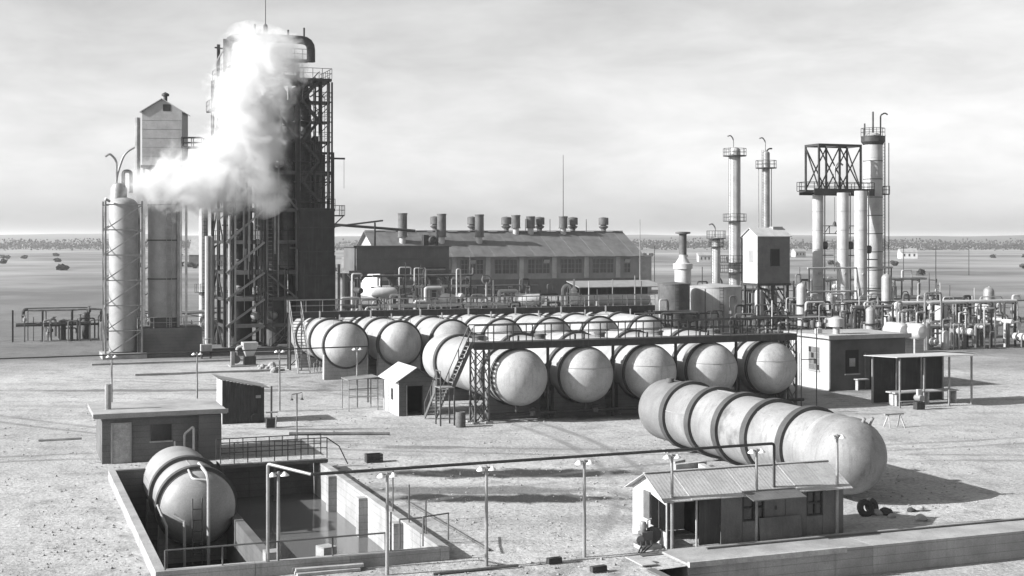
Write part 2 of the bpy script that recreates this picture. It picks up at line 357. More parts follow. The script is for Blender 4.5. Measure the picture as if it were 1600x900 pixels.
for i, (x, y) in enumerate(((-5.6, .25), (-3.75, .3))): MB().cbox((x, y+.3, .25), (.5, .55, .75), Matrix.Rotation(.3*i, 3, 'Z')).build('stop_block', CONC, pit)
railing(pit, [(-Wd, -.15, ZT), (-1.9, -.15, ZT)], 0.62, 2.05, 0.03, RUST, mid=False)
railing(pit, [(-.75, 2.1, -.6), (.15, 2.1, -.6)], 1.6, 2, .03, RUST, mid=False)
MB().path([(-1.7, -.12, ZT), (-1.7, -.12, 1.75)], .035, 6).build('rail_post', RUST, pit)
MB().path([(-.5, .1, ZT), (-.5, .1, 1.45), (1.2, 2.5, 1.0), (1.2, 2.5, .0)], .03, 6).build('handrail', RUST, pit)
for (x, y, z) in ((.16, 6.2, 1.6), (.16, 4.0, 1.4), (.16, 1.9, 1.2)): MB().tube((x, y, ZT), (x, y, ZT+z), .03, 6).build('rail_post', RUST, pit)
wm = bpy.data.materials.new('basin_water'); wm.use_nodes = True
q = wm.node_tree.nodes['Principled BSDF']; q.inputs['Base Color'].default_value = (.11, .11, .11, 1); q.inputs['Roughness'].default_value = .1; q.inputs['IOR'].default_value = 1.33
wt = wm.node_tree.nodes.new('ShaderNodeTexNoise'); wt.inputs['Scale'].default_value = 1.3; wt.inputs['Detail'].default_value = 3
wb = wm.node_tree.nodes.new('ShaderNodeBump'); wb.inputs['Strength'].default_value = .12; wb.inputs['Distance'].default_value = .05
wm.node_tree.links.new(wt.outputs[0], wb.inputs['Height']); wm.node_tree.links.new(wb.outputs[0], q.inputs['Normal'])
mb = MB(); mb.add([(-4.7,0.0,-1.2),(0,0.0,-1.2),(0,Ln,-1.2),(-4.7,Ln,-1.2)], [(0,1,2,3)]); wa = mb.build('water', wm, None, L(PIT[1], PIT[2])+(0,), TH); wa['kind'] = 'structure'; wa['label'] = 'still dark water in the concrete basin'
# catwalk over the far end of the basin
cw = thing('basin_catwalk', 'low plank catwalk with pipe railings across the far end of the basin', 'catwalk', L(PIT[1]-4.6, PIT[3]-1.5))
pl = shared('catwalk_plank', lambda: MB().cbox((0,0,0), (.27, 1.35, .06)), WOOD)
for i in range(17): put('plank', pl, cw, (.14+i*.29, .75, .62+.006*random.uniform(-1, 1)))
for y in (.15, 1.35): MB().bar((0, y, .52), (5, y, .52), .1, .14).build('joist', RUST, cw)
for x in (.1, 2.5, 4.9):
    for y in (.15, 1.35): MB().bar((x, y, -1.9), (x, y, .45), .1).build('post', RUST, cw)
railing(cw, [(0, .1, .66), (4.95, .1, .66)], .95, .62, .026, STEEL); railing(cw, [(0, 1.42, .66), (4.95, 1.42, .66)], .95, .62, .026, STEEL)
MB().path([(4.95, .1, 1.6), (5.5, .0, 1.2), (5.9, -.1, .35)], .03, 6).build('handrail', STEEL, cw)

# ------------------------------------------------------------------ horizontal pressure tanks
def head_prof(R, depth, y0, back=False, n=10):
    out = []
    for i in range(n+1):
        a = math.pi/2*i/n; out.append((R*math.sin(a)**1.0, -depth*math.cos(a)))
    return [(r, y0 + (h if not back else -h)) for r, h in (out if not back else out[::-1])]
def ring(R, y, w=.42, t=.16, n=48):
    return MB().lathe([(R-.02, y-w/2), (R+t, y-w/2), (R+t, y+w/2), (R-.02, y+w/2)], n, axis='y', close=False)
def hash_(l): return (l[0]*7.3+l[1]*3.1) % 50
def tank(name, label, loc, zc, R, length, rings, courses, mats, group=None, hd=.85, saddles=(), head_m=None, seam=True, thin=(), saddle_m=None, nseg=48, hmat_back=None):
    t = thing(name, label, 'storage tank', loc, TH, group)
    def sh(o): o.location.z = zc; return o
    sh(MB().lathe(head_prof(R, R*hd, 0), nseg, axis='y', close=False).build('tank_head', head_m or mats[0], t))
    ys_ = [0] + list(courses) + [length]
    for i in range(len(ys_)-1):
        nr = max(3, int((ys_[i+1]-ys_[i])/.55)); sm_b = MB().lathe([(R, ys_[i]+(ys_[i+1]-ys_[i])*k/nr) for k in range(nr+1)], nseg, axis='y', close=False); sd_ = hash_(loc)
        sm_b.v = [((x*(1+.005*noise.noise(Vector((x*.9, y*.8+sd_, z*.9))) + .002*noise.noise(Vector((x*2.5, y*2.2+sd_, z*2.5))))), y, (z*(1+.005*noise.noise(Vector((x*.9, y*.8+sd_, z*.9)))))) for x, y, z in sm_b.v]
        sh(sm_b.build('shell_plate', mats[i % len(mats)], t))
        a_s = R_(20+37*((i*2+int(sd_)) % 5)); sh(MB().tube((R*1.002*math.cos(a_s), ys_[i]+.05, R*1.002*math.sin(a_s)), (R*1.002*math.cos(a_s), ys_[i+1]-.05, R*1.002*math.sin(a_s)), .02, 5).build('weld_seam', DULL, t))
    sh(MB().lathe(head_prof(R, R*hd, length, True), nseg, axis='y', close=False).build('tank_head', hmat_back or mats[-1], t))
    for y in list(courses)+[0.0]: sh(MB().lathe([(R-.01, y-.03), (R+.02, y), (R-.01, y+.03)], nseg, axis='y', close=False).build('weld_seam', DULL, t))
    for y in rings: sh(ring(R, y).build('stiffening_ring', RINGM, t))
    for y in thin: sh(ring(R, y, .09, .05).build('strap', RINGM, t))
    if seam:
        pts = []
        zz = .30*R
        for k in range(-11, 12):
            rr = math.sqrt(R*R-zz*zz); a = k/11*1.2; x = rr*math.sin(a); s_ = math.sqrt(max(0, 1-(x*x+zz*zz)/(R*R))); pts.append((x, -R*hd*s_-.012, zz))
        sh(MB().path(pts, .022, 5).build('weld_seam', DULL, t))
    for y in saddles:
        poly = [(-R*.98, 0), (R*.98, 0)]; top = []
        for k in range(0, 13):
            a = R_(-22) - R_(136)*k/12; top.append((R*1.09*math.cos(a), zc + R*1.09*math.sin(a)))
        poly = [(-R*1.02, -.1), (R*1.02, -.1)] + top
        MB().prism(poly, y-.27, y+.27, 'y').build('saddle', saddle_m or CONC, t)
    return t
ORD = ['first', 'second', 'third', 'fourth', 'fifth', 'sixth']
RT, ZC = 1.70, 2.64
f0 = Vector((0.72, 80.0)); fi = inv(*f0)
for i in range(5):
    lab = 'white horizontal tank under the near catwalk, ' + ORD[i] + ' of five from the stair tower'
    t = tank('storage_tank', lab, L(fi[0]+4.35*i, fi[1]+.7), ZC, RT, 14.2, (2.0, 11.3), (2.0, 6.6, 11.3), (WHITE, WHITE, DULL, WHITE), 'tanks of the near row', saddles=(1.25, 11.3), thin=(.12, .34), head_m=WHITE, seam=(i > 0), saddle_m=CONCD)  # near-row saddles darker: the shade beneath the heads is put into their colour
    MB().path([(-.3+.15*i, -.2, .5), (-.3+.15*i, -.2, .95), (.1, .3, ZC-RT+.05)], .09, 8, bend=.2).build('drain_pipe', STEEL, t); MB().path([(-2.0, -.25, .5), (2.3, -.25, .5)], .1, 8).build('drain_header', STEEL, t)
    MB().lathe([(.08, -.2), (.2, -.12), (.2, .12), (.08, .2)], 10, (.7-.2*i, -.25, .5)).build('valve', RUST, t); MB().lathe([(.2, -.02), (.24, -.02), (.24, .02), (.2, .02), (.2, -.02)], 12, (.7-.2*i, -.25, .82), close=False).build('valve_wheel', STEEL, t)
    MB().path([(.25, .9, ZC+RT-.05), (.25, .9, ZC+RT+.75)], .07, 8).build('nozzle', STEEL, t); MB().path([(-.35, .9, ZC+RT-.05), (-.35, .9, ZC+RT+.75)], .07, 8).build('nozzle', STEEL, t)
    MB().lathe([(.1, 0), (.22, 0), (.22, .07), (.1, .07)], 10, (.25, .9, ZC+RT+.2)).build('flange', RUST, t)
    MB().lathe([(.01, 0), (.35, 0), (.35, .3), (.42, .3), (.42, .4), (.01, .4)], 14, (0, 7.5, ZC+RT-.08)).build('manhole', RUST, t)
b0 = inv(-12.8, 104.5)
for i in range(7):
    lab = ('white horizontal tank in the far row beside the steep open stair' if i == 0 else 'white horizontal tank in the far row, ' + (ORD[i] if i < 6 else 'seventh') + ' counted from the steep stair')
    t = tank('storage_tank', lab, L(b0[0]+4.35*i, b0[1]+.4), ZC, RT, 13.5, (.18, 5.2, 10.6), (5.2, 10.6), (WHITE, WHITE, DULL), 'tanks of the far row', saddles=(.35, 10.6), seam=False, hd=.8)
    MB().path([(-.9, .5, ZC+RT-.5), (-.9, .5, ZC+RT+.25), (1.0, .5, ZC+RT+.25), (1.0, .5, ZC+RT-.6)], .035, 6).build('vent_pipe', GALV, t)
    MB().tube((.5, 4.2, ZC+RT-.05), (.5, 4.2, ZC+RT+.45), .06, 6).build('nozzle', GALV, t); MB().tube((-.4, 7.4, ZC+RT-.05), (-.4, 7.4, ZC+RT+.6), .08, 6).build('nozzle', GALV, t)
# the long tank lying on timber blocks in the yard
Rl, Zl = 1.60, 1.92
li = inv(14.05, 56.1)
lt = tank('storage_tank', 'long white ringed tank lying on timber blocks in the open yard', L(li[0], li[1]+.0), Zl, Rl, 16.2, (2.75, 5.7, 8.35, 11.0, 13.7), (2.75, 5.7, 8.35, 11.0, 13.7), (RINGW, RINGW, BLOTCH, RINGW, RINGW, PRIMER), None, hd=.93, seam=False, head_m=RINGW)
for o in lt.children:
    if o.name.startswith('weld_seam'): o.scale = (1.001, 1, 1.001)
MB().lathe([(Rl-.01, .9), (Rl+.028, .97), (Rl+.028, 1.1), (Rl-.01, 1.2)], 48, (0,0,Zl), 'y', False).build('weld_seam', DULL, lt)
for s_ in (-1, 1): MB().tube((.5+.2*s_, -.45, Zl+1.3), (.56+.2*s_, -.62, Zl+1.62), .07, 8).build('nozzle', GALV, lt)
MB().lathe([(.01, 0), (.2, 0), (.2, .22), (.01, .22)], 12, (-.4, 15.2, Zl+Rl-.05)).build('manhole', RUST, lt)
for y in (1.6, 14.2):
    for k, dz in enumerate((.1, .3)):
        bl = MB().cbox((0, 0, 0), (2.6 if k == 0 else .3, .3 if k == 0 else 2.2, .2)).build('timber_block', WOOD, None, L(li[0], li[1]+y)+(dz,), TH)
        tag(bl, ['bottom', 'top'][k] + ' timber block under the ' + ('round near' if y < 5 else 'grey far') + ' end of the long ringed tank', 'timber block', 'blocks under the long tank')
# wedge timbers and small cart beside the lying tank
for k, (x, y, a, w) in enumerate(((-2.3, 9.6, .2, 1.9), (-2.0, 8.6, 1.4, 1.2), (-2.5, 10.4, .5, .9))):
    bb = MB().cbox((0,0,0), (w, .28, .26)).build('timber_block', WOOD, None, L(li[0]+x, li[1]+y)+(.14,), TH+a)
    tag(bb, ['longest', 'skewed', 'shortest'][k] + ' loose timber on the dirt beside the ringed tank', 'timber block', 'loose timbers by the ringed tank')
# tank standing in the basin
pi_ = inv(*AT(307, 54.2))
bt = tank('storage_tank', 'pale round-ended tank standing in the sunken basin', L(pi_[0]+.25, pi_[1]+1.4), -.16, 1.52, 7.2, (.5, 3.2), (3.2,), (DULL, DULL), None, hd=.62, seam=False, head_m=DULL, saddles=(), thin=(.05,))
for y in (1.2, 6.0): MB().prism([(-1.5, -2.6), (1.5, -2.6), (1.45, -.83)] + [(1.56*math.cos(R_(-25-130*k/10)), -.16+1.56*math.sin(R_(-25-130*k/10))) for k in range(11)] + [(-1.45, -.83)], y-.25, y+.25).build('saddle', CONC, bt)
MB().path([(.2, 1.2, 1.48), (.2, -1.15, 1.42), (.25, -1.25, 1.12), (.25, -1.25, -2.55)], .07, 8, bend=.2).build('standpipe', PALE, bt)
MB().path([(-.35, .3, 1.38), (-.35, -1.0, 1.22), (.2, -1.15, 1.17)], .05, 8, bend=.2).build('level_pipe', PALE, bt)
ladder(bt, (-.18, -1.2, -2.2), (-.18, -1.12, .45), .38, 'x', RUST)
MB().path([(-.75, -1.6, -2.4), (-.75, -1.6, -.35), (-1.15, -1.4, -.1)], .06, 8).build('standpipe', PALE, bt)
MB().path([(-1.45, -1.6, -2.4), (-1.45, -1.6, -.5), (-1.75, -1.1, .3)], .05, 8).build('standpipe', PALE, bt)

# ------------------------------------------------------------------ catwalk above the near row with its stair tower
DK = 4.80
ca = inv(-2.07, 78.9); cwk = thing('tank_catwalk', 'dark steel catwalk on trestle towers above the near row of tanks', 'catwalk', L(ca[0], ca[1]+.45))
CL = 22.2
for k in range(10): MB().box(k*CL/10+.005, (k+1)*CL/10-.005, 0, 1.05, DK-.05, DK).build('deck_plate', STEEL, cwk)
for y in (.06, .99): MB().box(0, CL, y-.05, y+.05, DK-.42, DK-.055).build('girder', STEEL, cwk)
for k in range(11): MB().box(k*CL/10-.03, k*CL/10+.03, .12, .93, DK-.3, DK-.06).build('cross_beam', STEEL, cwk)
railing(cwk, [(0, .03, DK), (CL, .03, DK)], 1.02, 1.25, .035, STEEL); railing(cwk, [(0, 1.02, DK), (CL, 1.02, DK)], 1.02, 1.25, .035, STEEL)
for x in (0.1, CL-.9):
    for dx in (0, .85):
        for y in (.05, 1.0):
            MB().bar((x+dx, y, 0), (x+dx, y, DK-.43), .11).build('leg', RUST, cwk); MB().box(x+dx-.2, x+dx+.2, y-.2, y+.2, -.05, .12).build('footing', CONC, cwk)
    zz = [0.1, 1.2, 2.3, 3.4, 4.3]
    for a, b in zip(zz[:-1], zz[1:]):
        for y in (.0, 1.05):
            MB().bar((x, y, a), (x+.85, y, b), .05).build('brace', RUST, cwk); MB().bar((x+.85, y-.01, a), (x, y-.01, b), .05).build('brace', RUST, cwk)
        for dx in (-.02, .87): MB().bar((x+dx, .05, a), (x+dx, 1.0, b), .05).build('brace', RUST, cwk)
for x in (4.9, 9.25, 13.6, 17.95): MB().bar((x, .5, 0), (x, .5, DK-.42), .14).build('leg', STEEL, cwk)
MB().path([(12.0, 1.3, DK-.2), (CL+.0, 1.3, DK-.2)], .07, 6).build('pipe', STEEL, cwk)
MB().path([(14.0, 1.35, DK+.95), (CL-.3, 1.35, DK+.95)], .05, 6).build('pipe', GALV, cwk)
# ship stair down to a landing
stw = thing('stair_tower', 'steep steel stair and landing at the end of the near catwalk', 'stair', L(ca[0]-.02, ca[1]+.45))
stair(stw, (-1.25, .5, 2.25), (-.05, .5, DK), .8, (0, 1, 0), RUST, GALV)
for k in range(6): MB().box(-2.1+k*.15, -1.96+k*.15, .0, 1.0, 2.2, 2.25).build('plank', GALV, stw)
for x in (-2.05, -1.2):
    for y in (.05, .95): MB().bar((x, y, 0), (x, y, 2.2), .08).build('leg', RUST, stw)
railing(stw, [(-2.05, .05, 2.25), (-2.05, .95, 2.25)], .95, 1.0, .03, RUST)
stair(stw, (-1.6, 3.4, .1), (-1.6, 1.0, 2.22), .75, (1, 0, 0), RUST, GALV)
# sheet-metal barrel under the stair
def barrel(loc, label, m=RUST, s=1.0, grp='steel drums'):
    b = MB().lathe([(.01, 0), (.28, 0), (.29, .02), (.29, .28), (.305, .3), (.29, .32), (.29, .56), (.305, .58), (.29, .6), (.29, .86), (.28, .88), (.265, .88), (.26, .85), (.01, .85)], 18).build('steel_drum', m, None, loc)
    b.scale = (s, s, s); tag(b, label, 'drum', grp); return b
barrel(L(ca[0]-1.1, ca[1]-.3)+(0,), 'dark steel drum at the foot of the stair tower')
# ------------------------------------------------------------------ catwalk behind the far row and the steep stair
cb = inv(*AT(452, 112)); cw2 = thing('tank_catwalk', 'dark steel catwalk with railings running behind the far row of tanks', 'catwalk', L(*cb))
CL2 = 34.0
for k in range(12): MB().box(k*CL2/12+.005, (k+1)*CL2/12-.005, 0, 1.1, DK-.05, DK).build('deck_plate', STEEL, cw2)
for y in (.06, 1.04): MB().box(0, CL2, y-.05, y+.05, DK-.5, DK-.055).build('girder', STEEL, cw2)
railing(cw2, [(0, .03, DK), (CL2, .03, DK)], 1.0, 1.4, .03, GALV); railing(cw2, [(0, 1.07, DK), (CL2, 1.07, DK)], 1.0, 1.4, .03, RUST)
for k in range(9):
    for y in (.06, 1.04): MB().bar((k*4.2+.1, y, 0), (k*4.2+.1, y, DK-.5), .12).build('leg', STEEL, cw2)
for k in range(8): MB().bar((k*4.2+.1, .0, .4), (k*4.2+4.3, .0, DK-.6), .06).build('brace', STEEL, cw2)
st2 = thing('steel_stair', 'steep open steel stair dropping from the far catwalk toward the yard', 'stair', L(*cb))
stair(st2, (.5, -3.6, 0.05), (.5, -.05, DK), .95, (1, 0, 0), GALV, RUST)
for x in (.0, 1.0): MB().bar((x, -.1, 0), (x, -.1, DK-.1), .1).build('post', GALV, st2)
for k in range(5): MB().path([(1.6+.3*k, -2.2+.2*k, 0), (1.6+.3*k, -2.2+.2*k, .7+.25*(k % 3)), (1.9+.3*k, -1.6+.2*k, .7+.25*(k % 3))], .05, 6, bend=.1).build('pipe', [GALV, RUST][k % 2], st2)

# ------------------------------------------------------------------ near sheds
def shed_panels(t, x0, x1, y, z0, z1, n, m, gap=.012, depth=.04, skip=()):
    """wall of separate upright sheets, each a little proud or set back"""
    w = (x1-x0)/n
    for k in range(n):
        if k in skip: continue
        d = random.uniform(-.006, .006); MB().box(x0+k*w+gap/2, x0+(k+1)*w-gap/2, y+d, y+depth+d, z0, z1).build('wall_panel', m, t)
# long sheet-iron shed by the pipe line
sh = thing('tool_shed', 'long low sheet-iron shed with open corner and pitched roof by the pipe line', 'shed', L(22.05, 42.45))
SW, SL, SE, SP = 2.75, 7.35, 1.80, 2.45
lx = 2.15
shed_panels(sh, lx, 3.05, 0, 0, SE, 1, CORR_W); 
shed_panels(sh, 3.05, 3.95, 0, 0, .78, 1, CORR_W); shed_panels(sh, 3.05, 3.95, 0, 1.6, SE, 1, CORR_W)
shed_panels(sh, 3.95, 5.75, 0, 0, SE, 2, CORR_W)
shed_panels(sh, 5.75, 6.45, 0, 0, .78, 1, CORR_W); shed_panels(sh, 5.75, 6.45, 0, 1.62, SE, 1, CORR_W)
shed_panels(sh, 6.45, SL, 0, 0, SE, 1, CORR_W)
for (a, b) in ((3.05, 3.95), (5.75, 6.45)):
    wn_ = MB().box(a+.03, b-.03, .05, .07, .78, 1.6).build('window', GLASS, sh)
    for x in (a, (a+b)/2-.02, b-.05): MB().box(x, x+.05, -.012, .045, .75, 1.63).build('frame', TAR, wn_)
    for z in (.74, 1.2): MB().box(a, b, -.016, .04, z, z+.05).build('frame', TAR, wn_)
# gable end: panels with a wide opening toward the yard corner
for k, (y0, y1) in enumerate(((2.05, 2.75), (1.3, 2.05))):
    zt0 = SE + (SP-SE)*min(1, (SW-y1)/(SW/2)) if y1 > SW/2 else 0; zt1 = SE + (SP-SE)*((SW-y0)/(SW/2) if y0 > SW/2 else y0/(SW/2))
    MB().prism([(y0+.005, 0), (y1-.005, 0), (y1-.005, zt0), (y0+.005, zt1)] if k == 0 else [(y0+.005, 0), (y1-.005, 0), (y1-.005, SE+(SP-SE)*(SW-y1)/(SW/2)), (SW/2, SP-.02), (y0+.005, SE+(SP-SE)*y0/(SW/2))], -.02, .02, 'x').build('gable_panel', SHEETW, sh)
MB().prism([(0.02, .0), (1.295, .0), (1.295, .62), (.02, .55)], -.02, .02, 'x').build('gable_panel', SHEETW, sh)
MB().prism([(0.02, SE-.28), (1.295, SE-.05), (1.295, SE+(SP-SE)*1.29/(SW/2)-.02), (.02, SE)], -.02, .02, 'x').build('gable_panel', SHEETW, sh)
MB().box(-.03, .02, .0, .06, 0, SE).build('corner_post', WOOD, sh); MB().box(-.01, .03, .62, .67, .5, SE).build('window_mullion', TAR, sh)
MB().box(-.08, -.04, 1.25, 1.75, .8, SE).build('shutter', CORR_W, sh)
MB().box(0, SL, SW-.04, SW, 0, SE).build('back_wall', SHEETW, sh); MB().box(SL-.04, SL, .05, SW-.05, 0, SE).build('end_wall', CORR_W, sh); MB().prism([(.05, SE), (SW-.05, SE), (SW/2, SP-.05)], SL-.04, SL, 'x').build('end_wall', CORR_W, sh)
MB().box(lx-.04, lx, .06, SW-.06, 0, SE).build('inner_wall', TAR, sh); MB().box(1.15, 1.2, -.01, .05, 0, SE).build('door_post', WOOD, sh)
MB().box(1.25, 2.1, -.03, .0, .04, 1.72).build('door', TAR, sh)
th = math.atan2(SP-SE, SW/2)
for side in (0, 1):
    for k in range(7):
        x0, x1 = -.22+k*(SL+.44)/7, -.22+(k+1)*(SL+.44)/7; dz = .012*(k % 2) + random.uniform(-.004, .004)
        e = -.24; za = SE+(SP-SE)*e/(SW/2)
        pr = [(e, za+dz), (SW/2, SP+dz), (SW/2, SP+.03+dz), (e, za+.03+dz)]
        if side: pr = [(SW-a, b) for a, b in pr]
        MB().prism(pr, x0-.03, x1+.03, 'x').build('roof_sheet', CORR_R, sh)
for k in range(8): MB().cbox((-.2+k*(SL+.4)/7, SW/4-.12, (SE+SP)/2-.06), (.04, 1.6, .03), Matrix.Rotation(th, 3, 'X')).build('roof_batten', CORR_R, sh)
MB().box(-.24, SL+.24, SW/2-.08, SW/2+.08, SP+.03, SP+.06).build('ridge_cap', CORR_R, sh)
MB().prism([(-.85, SE-.18), (.02, SE+.02), (.02, SE+.05), (-.85, SE-.14)], 3.0, 5.2, 'x').build('awning', CORR_W, sh)
MB().cbox((4.55, -.14, .42), (1.75, .03, .84), Matrix.Rotation(-.12, 3, 'X')).build('leaning_sheet', CORR_W, sh)
pass
# slab in front of the shed
sl_ = thing('concrete_slab', 'long concrete loading slab before the low sheet-iron shed', 'slab', L(21.55, 40.0))
for k in range(5): MB().box(0 + k*7.4 + (.0 if k else .0), 7.385+k*7.4, 0, 2.1, -1.2, .09+.004*(k % 2)).build('slab_section', CONC, sl_)
MB().box(-.02, 6.2, -.16, -.005, -.02, .16).build('edge_timber', WOOD, sl_)
MB().box(1.6, 30, 1.55, 1.68, .095, .15).build('rail', RUST, sl_)
hb = MB().lathe([(.16, -1.0), (.16, .0)], 12, close=True).build('bollard', CONCD, None, L(20.75, 40.9)+(0,)); tag(hb, 'short concrete bollard standing in the hatch beside the loading slab', 'bollard')
hp = MB(); hp.box(20.25, 21.52, 41.75, 41.95, -1.2, .03); hp.box(20.3, 20.32, 40, 41.75, -1.2, .0)
ho = hp.build('hatch_wall', CONCD, None, (0,0,0), TH); tag(ho, 'concrete edge of the dark hatch beside the loading slab', 'hatch')
MB_ = MB(); MB_.box(20.05, 20.6, 40.4, 41.7, .03, .07); a_ = MB_.build('hatch_cover', WOOD, None, (0,0,0), TH); tag(a_, 'small plank lid lying at the edge of the hatch', 'lid')
# engine by the shed corner
en = thing('pump_engine', 'small dirty engine and pump unit beside the open shed corner', 'engine', L(21.5, 42.9))
MB().box(-.4, .4, -.3, .3, .0, .14).build('skid', WOOD, en)
MB().box(-.3, .12, -.17, .17, .14, .6).build('engine_block', RUST, en); MB().lathe([(.01, -.05), (.3, -.05), (.3, .05), (.01, .05)], 18, (.22, 0, .45), 'y').build('flywheel', STEEL, en)
MB().lathe([(.01, 0), (.1, 0), (.14, .2), (.1, .34), (.01, .36)], 12, (-.18, 0, .6)).build('fuel_tank', GALV, en); MB().path([(.05, .1, .6), (.05, .1, .95), (.2, .1, 1.0)], .035, 8).build('exhaust_pipe', GALV, en)
MB().lathe([(.01, -.2), (.15, -.2), (.19, 0), (.15, .2), (.01, .2)], 12, (-.42, -.05, .36), 'y').build('pump', GALV, en)
for k in range(3): MB().path([(-.4+.2*k, -.25, .3), (-.5+.2*k, -.5, .2), (-.7+.1*k, -.7, .04)], .03, 6).build('hose', RUBBER, en)
# lean-to shed in the yard, left
s2 = thing('tar_shed', 'dark boarded lean-to shed with sloping roof in the left of the yard', 'shed', L(*inv(*AT(348, 79.5))))
bw_ = .205; nb = 12; SWd = 2.5
for k in range(nb):
    zt = 2.6-.22*(k+.5)*bw_; MB().box(k*bw_+.004, (k+1)*bw_-.004, random.uniform(-.008, .008), .04, 0, zt).build('board', TAR, s2)
for k in range(10): MB().box(-.04, random.uniform(-.008, .006), k*.21+.004, (k+1)*.21-.004, 0, 2.58).build('board', SHEETW if k not in (3, 4, 5) else WOOD, s2)  # left side boards paler than the front: sunlight put into their colour
MB().box(0, 2.46, 2.06, 2.1, 0, 2.0).build('back_wall', TAR, s2); MB().box(2.42, 2.46, .05, 2.05, 0, 2.0).build('end_wall', TAR, s2)
for k in range(3): MB().prism([(-.35, 2.72), (2.75, 2.03), (2.75, 2.07), (-.35, 2.76)], -.2+k*.83, -.2+(k+1)*.83-.01, 'y').build('roof_sheet', SHEET, s2)
MB().box(-.05, 2.5, -.05, .0, 2.0, 2.06).build('fascia', TAR, s2) if False else None
MB().box(1.95, 2.25, -.022, -.012, 1.45, 1.62).build('notice_plate', GALV, s2)
MB().lathe([(.01, -.03), (.26, -.03), (.26, .03), (.01, .03)], 16, (1.9, -.15, .28), 'y').build('wheel', RUBBER, s2)
# little gabled pump hut
h2 = thing('pump_hut', 'tiny gabled hut with open black doorway before the far tanks', 'hut', L(*inv(-6.96, 82.8)))
HWd, HL, HE, HP = 2.15, 3.7, 2.25, 2.95
MB().box(.0, .5, 0, .06, 0, HE).build('front_wall', CONCD, h2); MB().box(1.5, HWd, 0, .06, 0, HE).build('front_wall', CONCD, h2); MB().box(.5, 1.5, 0, .06, 1.85, HE).build('lintel', CONCD, h2)
MB().prism([(0, HE), (HWd, HE), (HWd/2, HP)], 0, .06, 'y').build('gable', CONCD, h2); MB().prism([(0, HE), (HWd, HE), (HWd/2, HP)], HL-.06, HL, 'y').build('gable', CONCD, h2)
MB().box(0, .06, .06, HL-.06, 0, HE).build('side_wall', SHEETW, h2); MB().box(HWd-.06, HWd, .06, HL-.06, 0, HE).build('side_wall', CONCD, h2); MB().box(0, HWd, HL-.06, HL, 0, HE).build('back_wall', CONCD, h2)  # left wall pale, the rest dark: light and shade put into the colours
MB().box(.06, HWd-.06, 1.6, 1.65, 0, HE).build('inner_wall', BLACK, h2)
for k in range(3):
    y0 = -.25+k*(HL+.5)/3; y1 = y0+(HL+.5)/3-.008
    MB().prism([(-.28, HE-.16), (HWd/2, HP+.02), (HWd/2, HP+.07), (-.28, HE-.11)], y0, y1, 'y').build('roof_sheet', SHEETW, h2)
    MB().prism([(HWd+.28, HE-.16), (HWd+.28, HE-.11), (HWd/2, HP+.07), (HWd/2, HP+.02)], y0, y1, 'y').build('roof_sheet', SHEETG, h2)  # right slope darker, its shade put into the colour
MB().box(-.05, .01, 1.3, 1.7, .9, 1.6).build('window', GLASS, h2); MB().box(-.03, .0, 2.4, 3.1, 0, 1.8).build('door', WOOD, h2)
MB().box(.46, .52, -.03, .0, 0, 1.9).build('door_frame', GALV, h2); MB().box(1.48, 1.54, -.03, 0, 0, 1.9).build('door_frame', STEEL, h2)
aw = thing('pipe_awning', 'small pipe-framed awning beside the tiny gabled hut', 'awning', L(*inv(*G(590, 640))))
MB().prism([(-2.0, 1.95), (0, 2.1), (0, 2.14), (-2.0, 1.99)], -.3, 1.6, 'y').build('awning_sheet', GALV, aw)
for x in (-1.95, -.05):
    for y in (-.25, 1.5): MB().tube((x, y, 0), (x, y, 1.97), .04, 6).build('post', GALV, aw)
MB().tube((-1.95, -.25, .9), (-.05, -.25, .9), .03, 6).build('pipe', GALV, aw); MB().tube((-1.95, -.25, 1.4), (-.05, -.25, 1.4), .03, 6).build('pipe', RUST, aw)
# flat-roofed concrete pump house behind the basin
p1 = inv(*G(346, 716)); ph = thing('pump_house', 'low flat-roofed concrete pump house behind the basin', 'building', L(p1[0]-6.6, p1[1]))
MB().box(0.9, 5.5, .3, 4.5, 0, 2.25).build('wall', CONCD, ph); MB().box(5.5, 6.6, 0, 3.2, 0, 2.2).build('pier', CONCD, ph); MB().box(.5, 6.85, -.2, 4.9, 2.255, 2.45).build('roof_slab', CONC, ph); MB().box(.45, 6.9, -.26, -.203, 2.3, 2.5).build('fascia', SHEET, ph)
dr_ = MB().box(1.4, 2.2, .25, .3, .0, 1.9).build('door', WOOD, ph); MB().box(1.32, 1.4, .2, .3, 0, 1.98).build('frame', SHEET, dr_); MB().box(2.2, 2.28, .2, .3, 0, 1.98).build('frame', SHEET, dr_); MB().box(1.4, 2.2, .2, .3, 1.905, 1.98).build('frame', SHEET, dr_); w_ = MB().box(3.2, 4.2, .27, .3, 1.0, 1.8).build('window', GLASS, ph); MB().box(3.15, 4.25, .22, .3, .92, .995).build('sill', CONC, w_)
MB().path([(4.8, .1, 0), (4.8, .1, 1.3), (5.2, -.3, 1.7), (5.2, -.3, .2)], .06, 8, bend=.15).build('pipe', PALE, ph); MB().tube((1.3, 2, 2.4), (1.3, 2, 3.7), .16, 10).build('vent', GALV, ph)
MB().path([(4.3, -.2, 0), (4.3, -.2, 1.0)], .05, 6).build('pipe', PALE, ph)
MB().path([(-2.0, 1.0, 1.2), (.0, 1.0, 1.2)], .06, 6).build('pipe', GALV, ph)

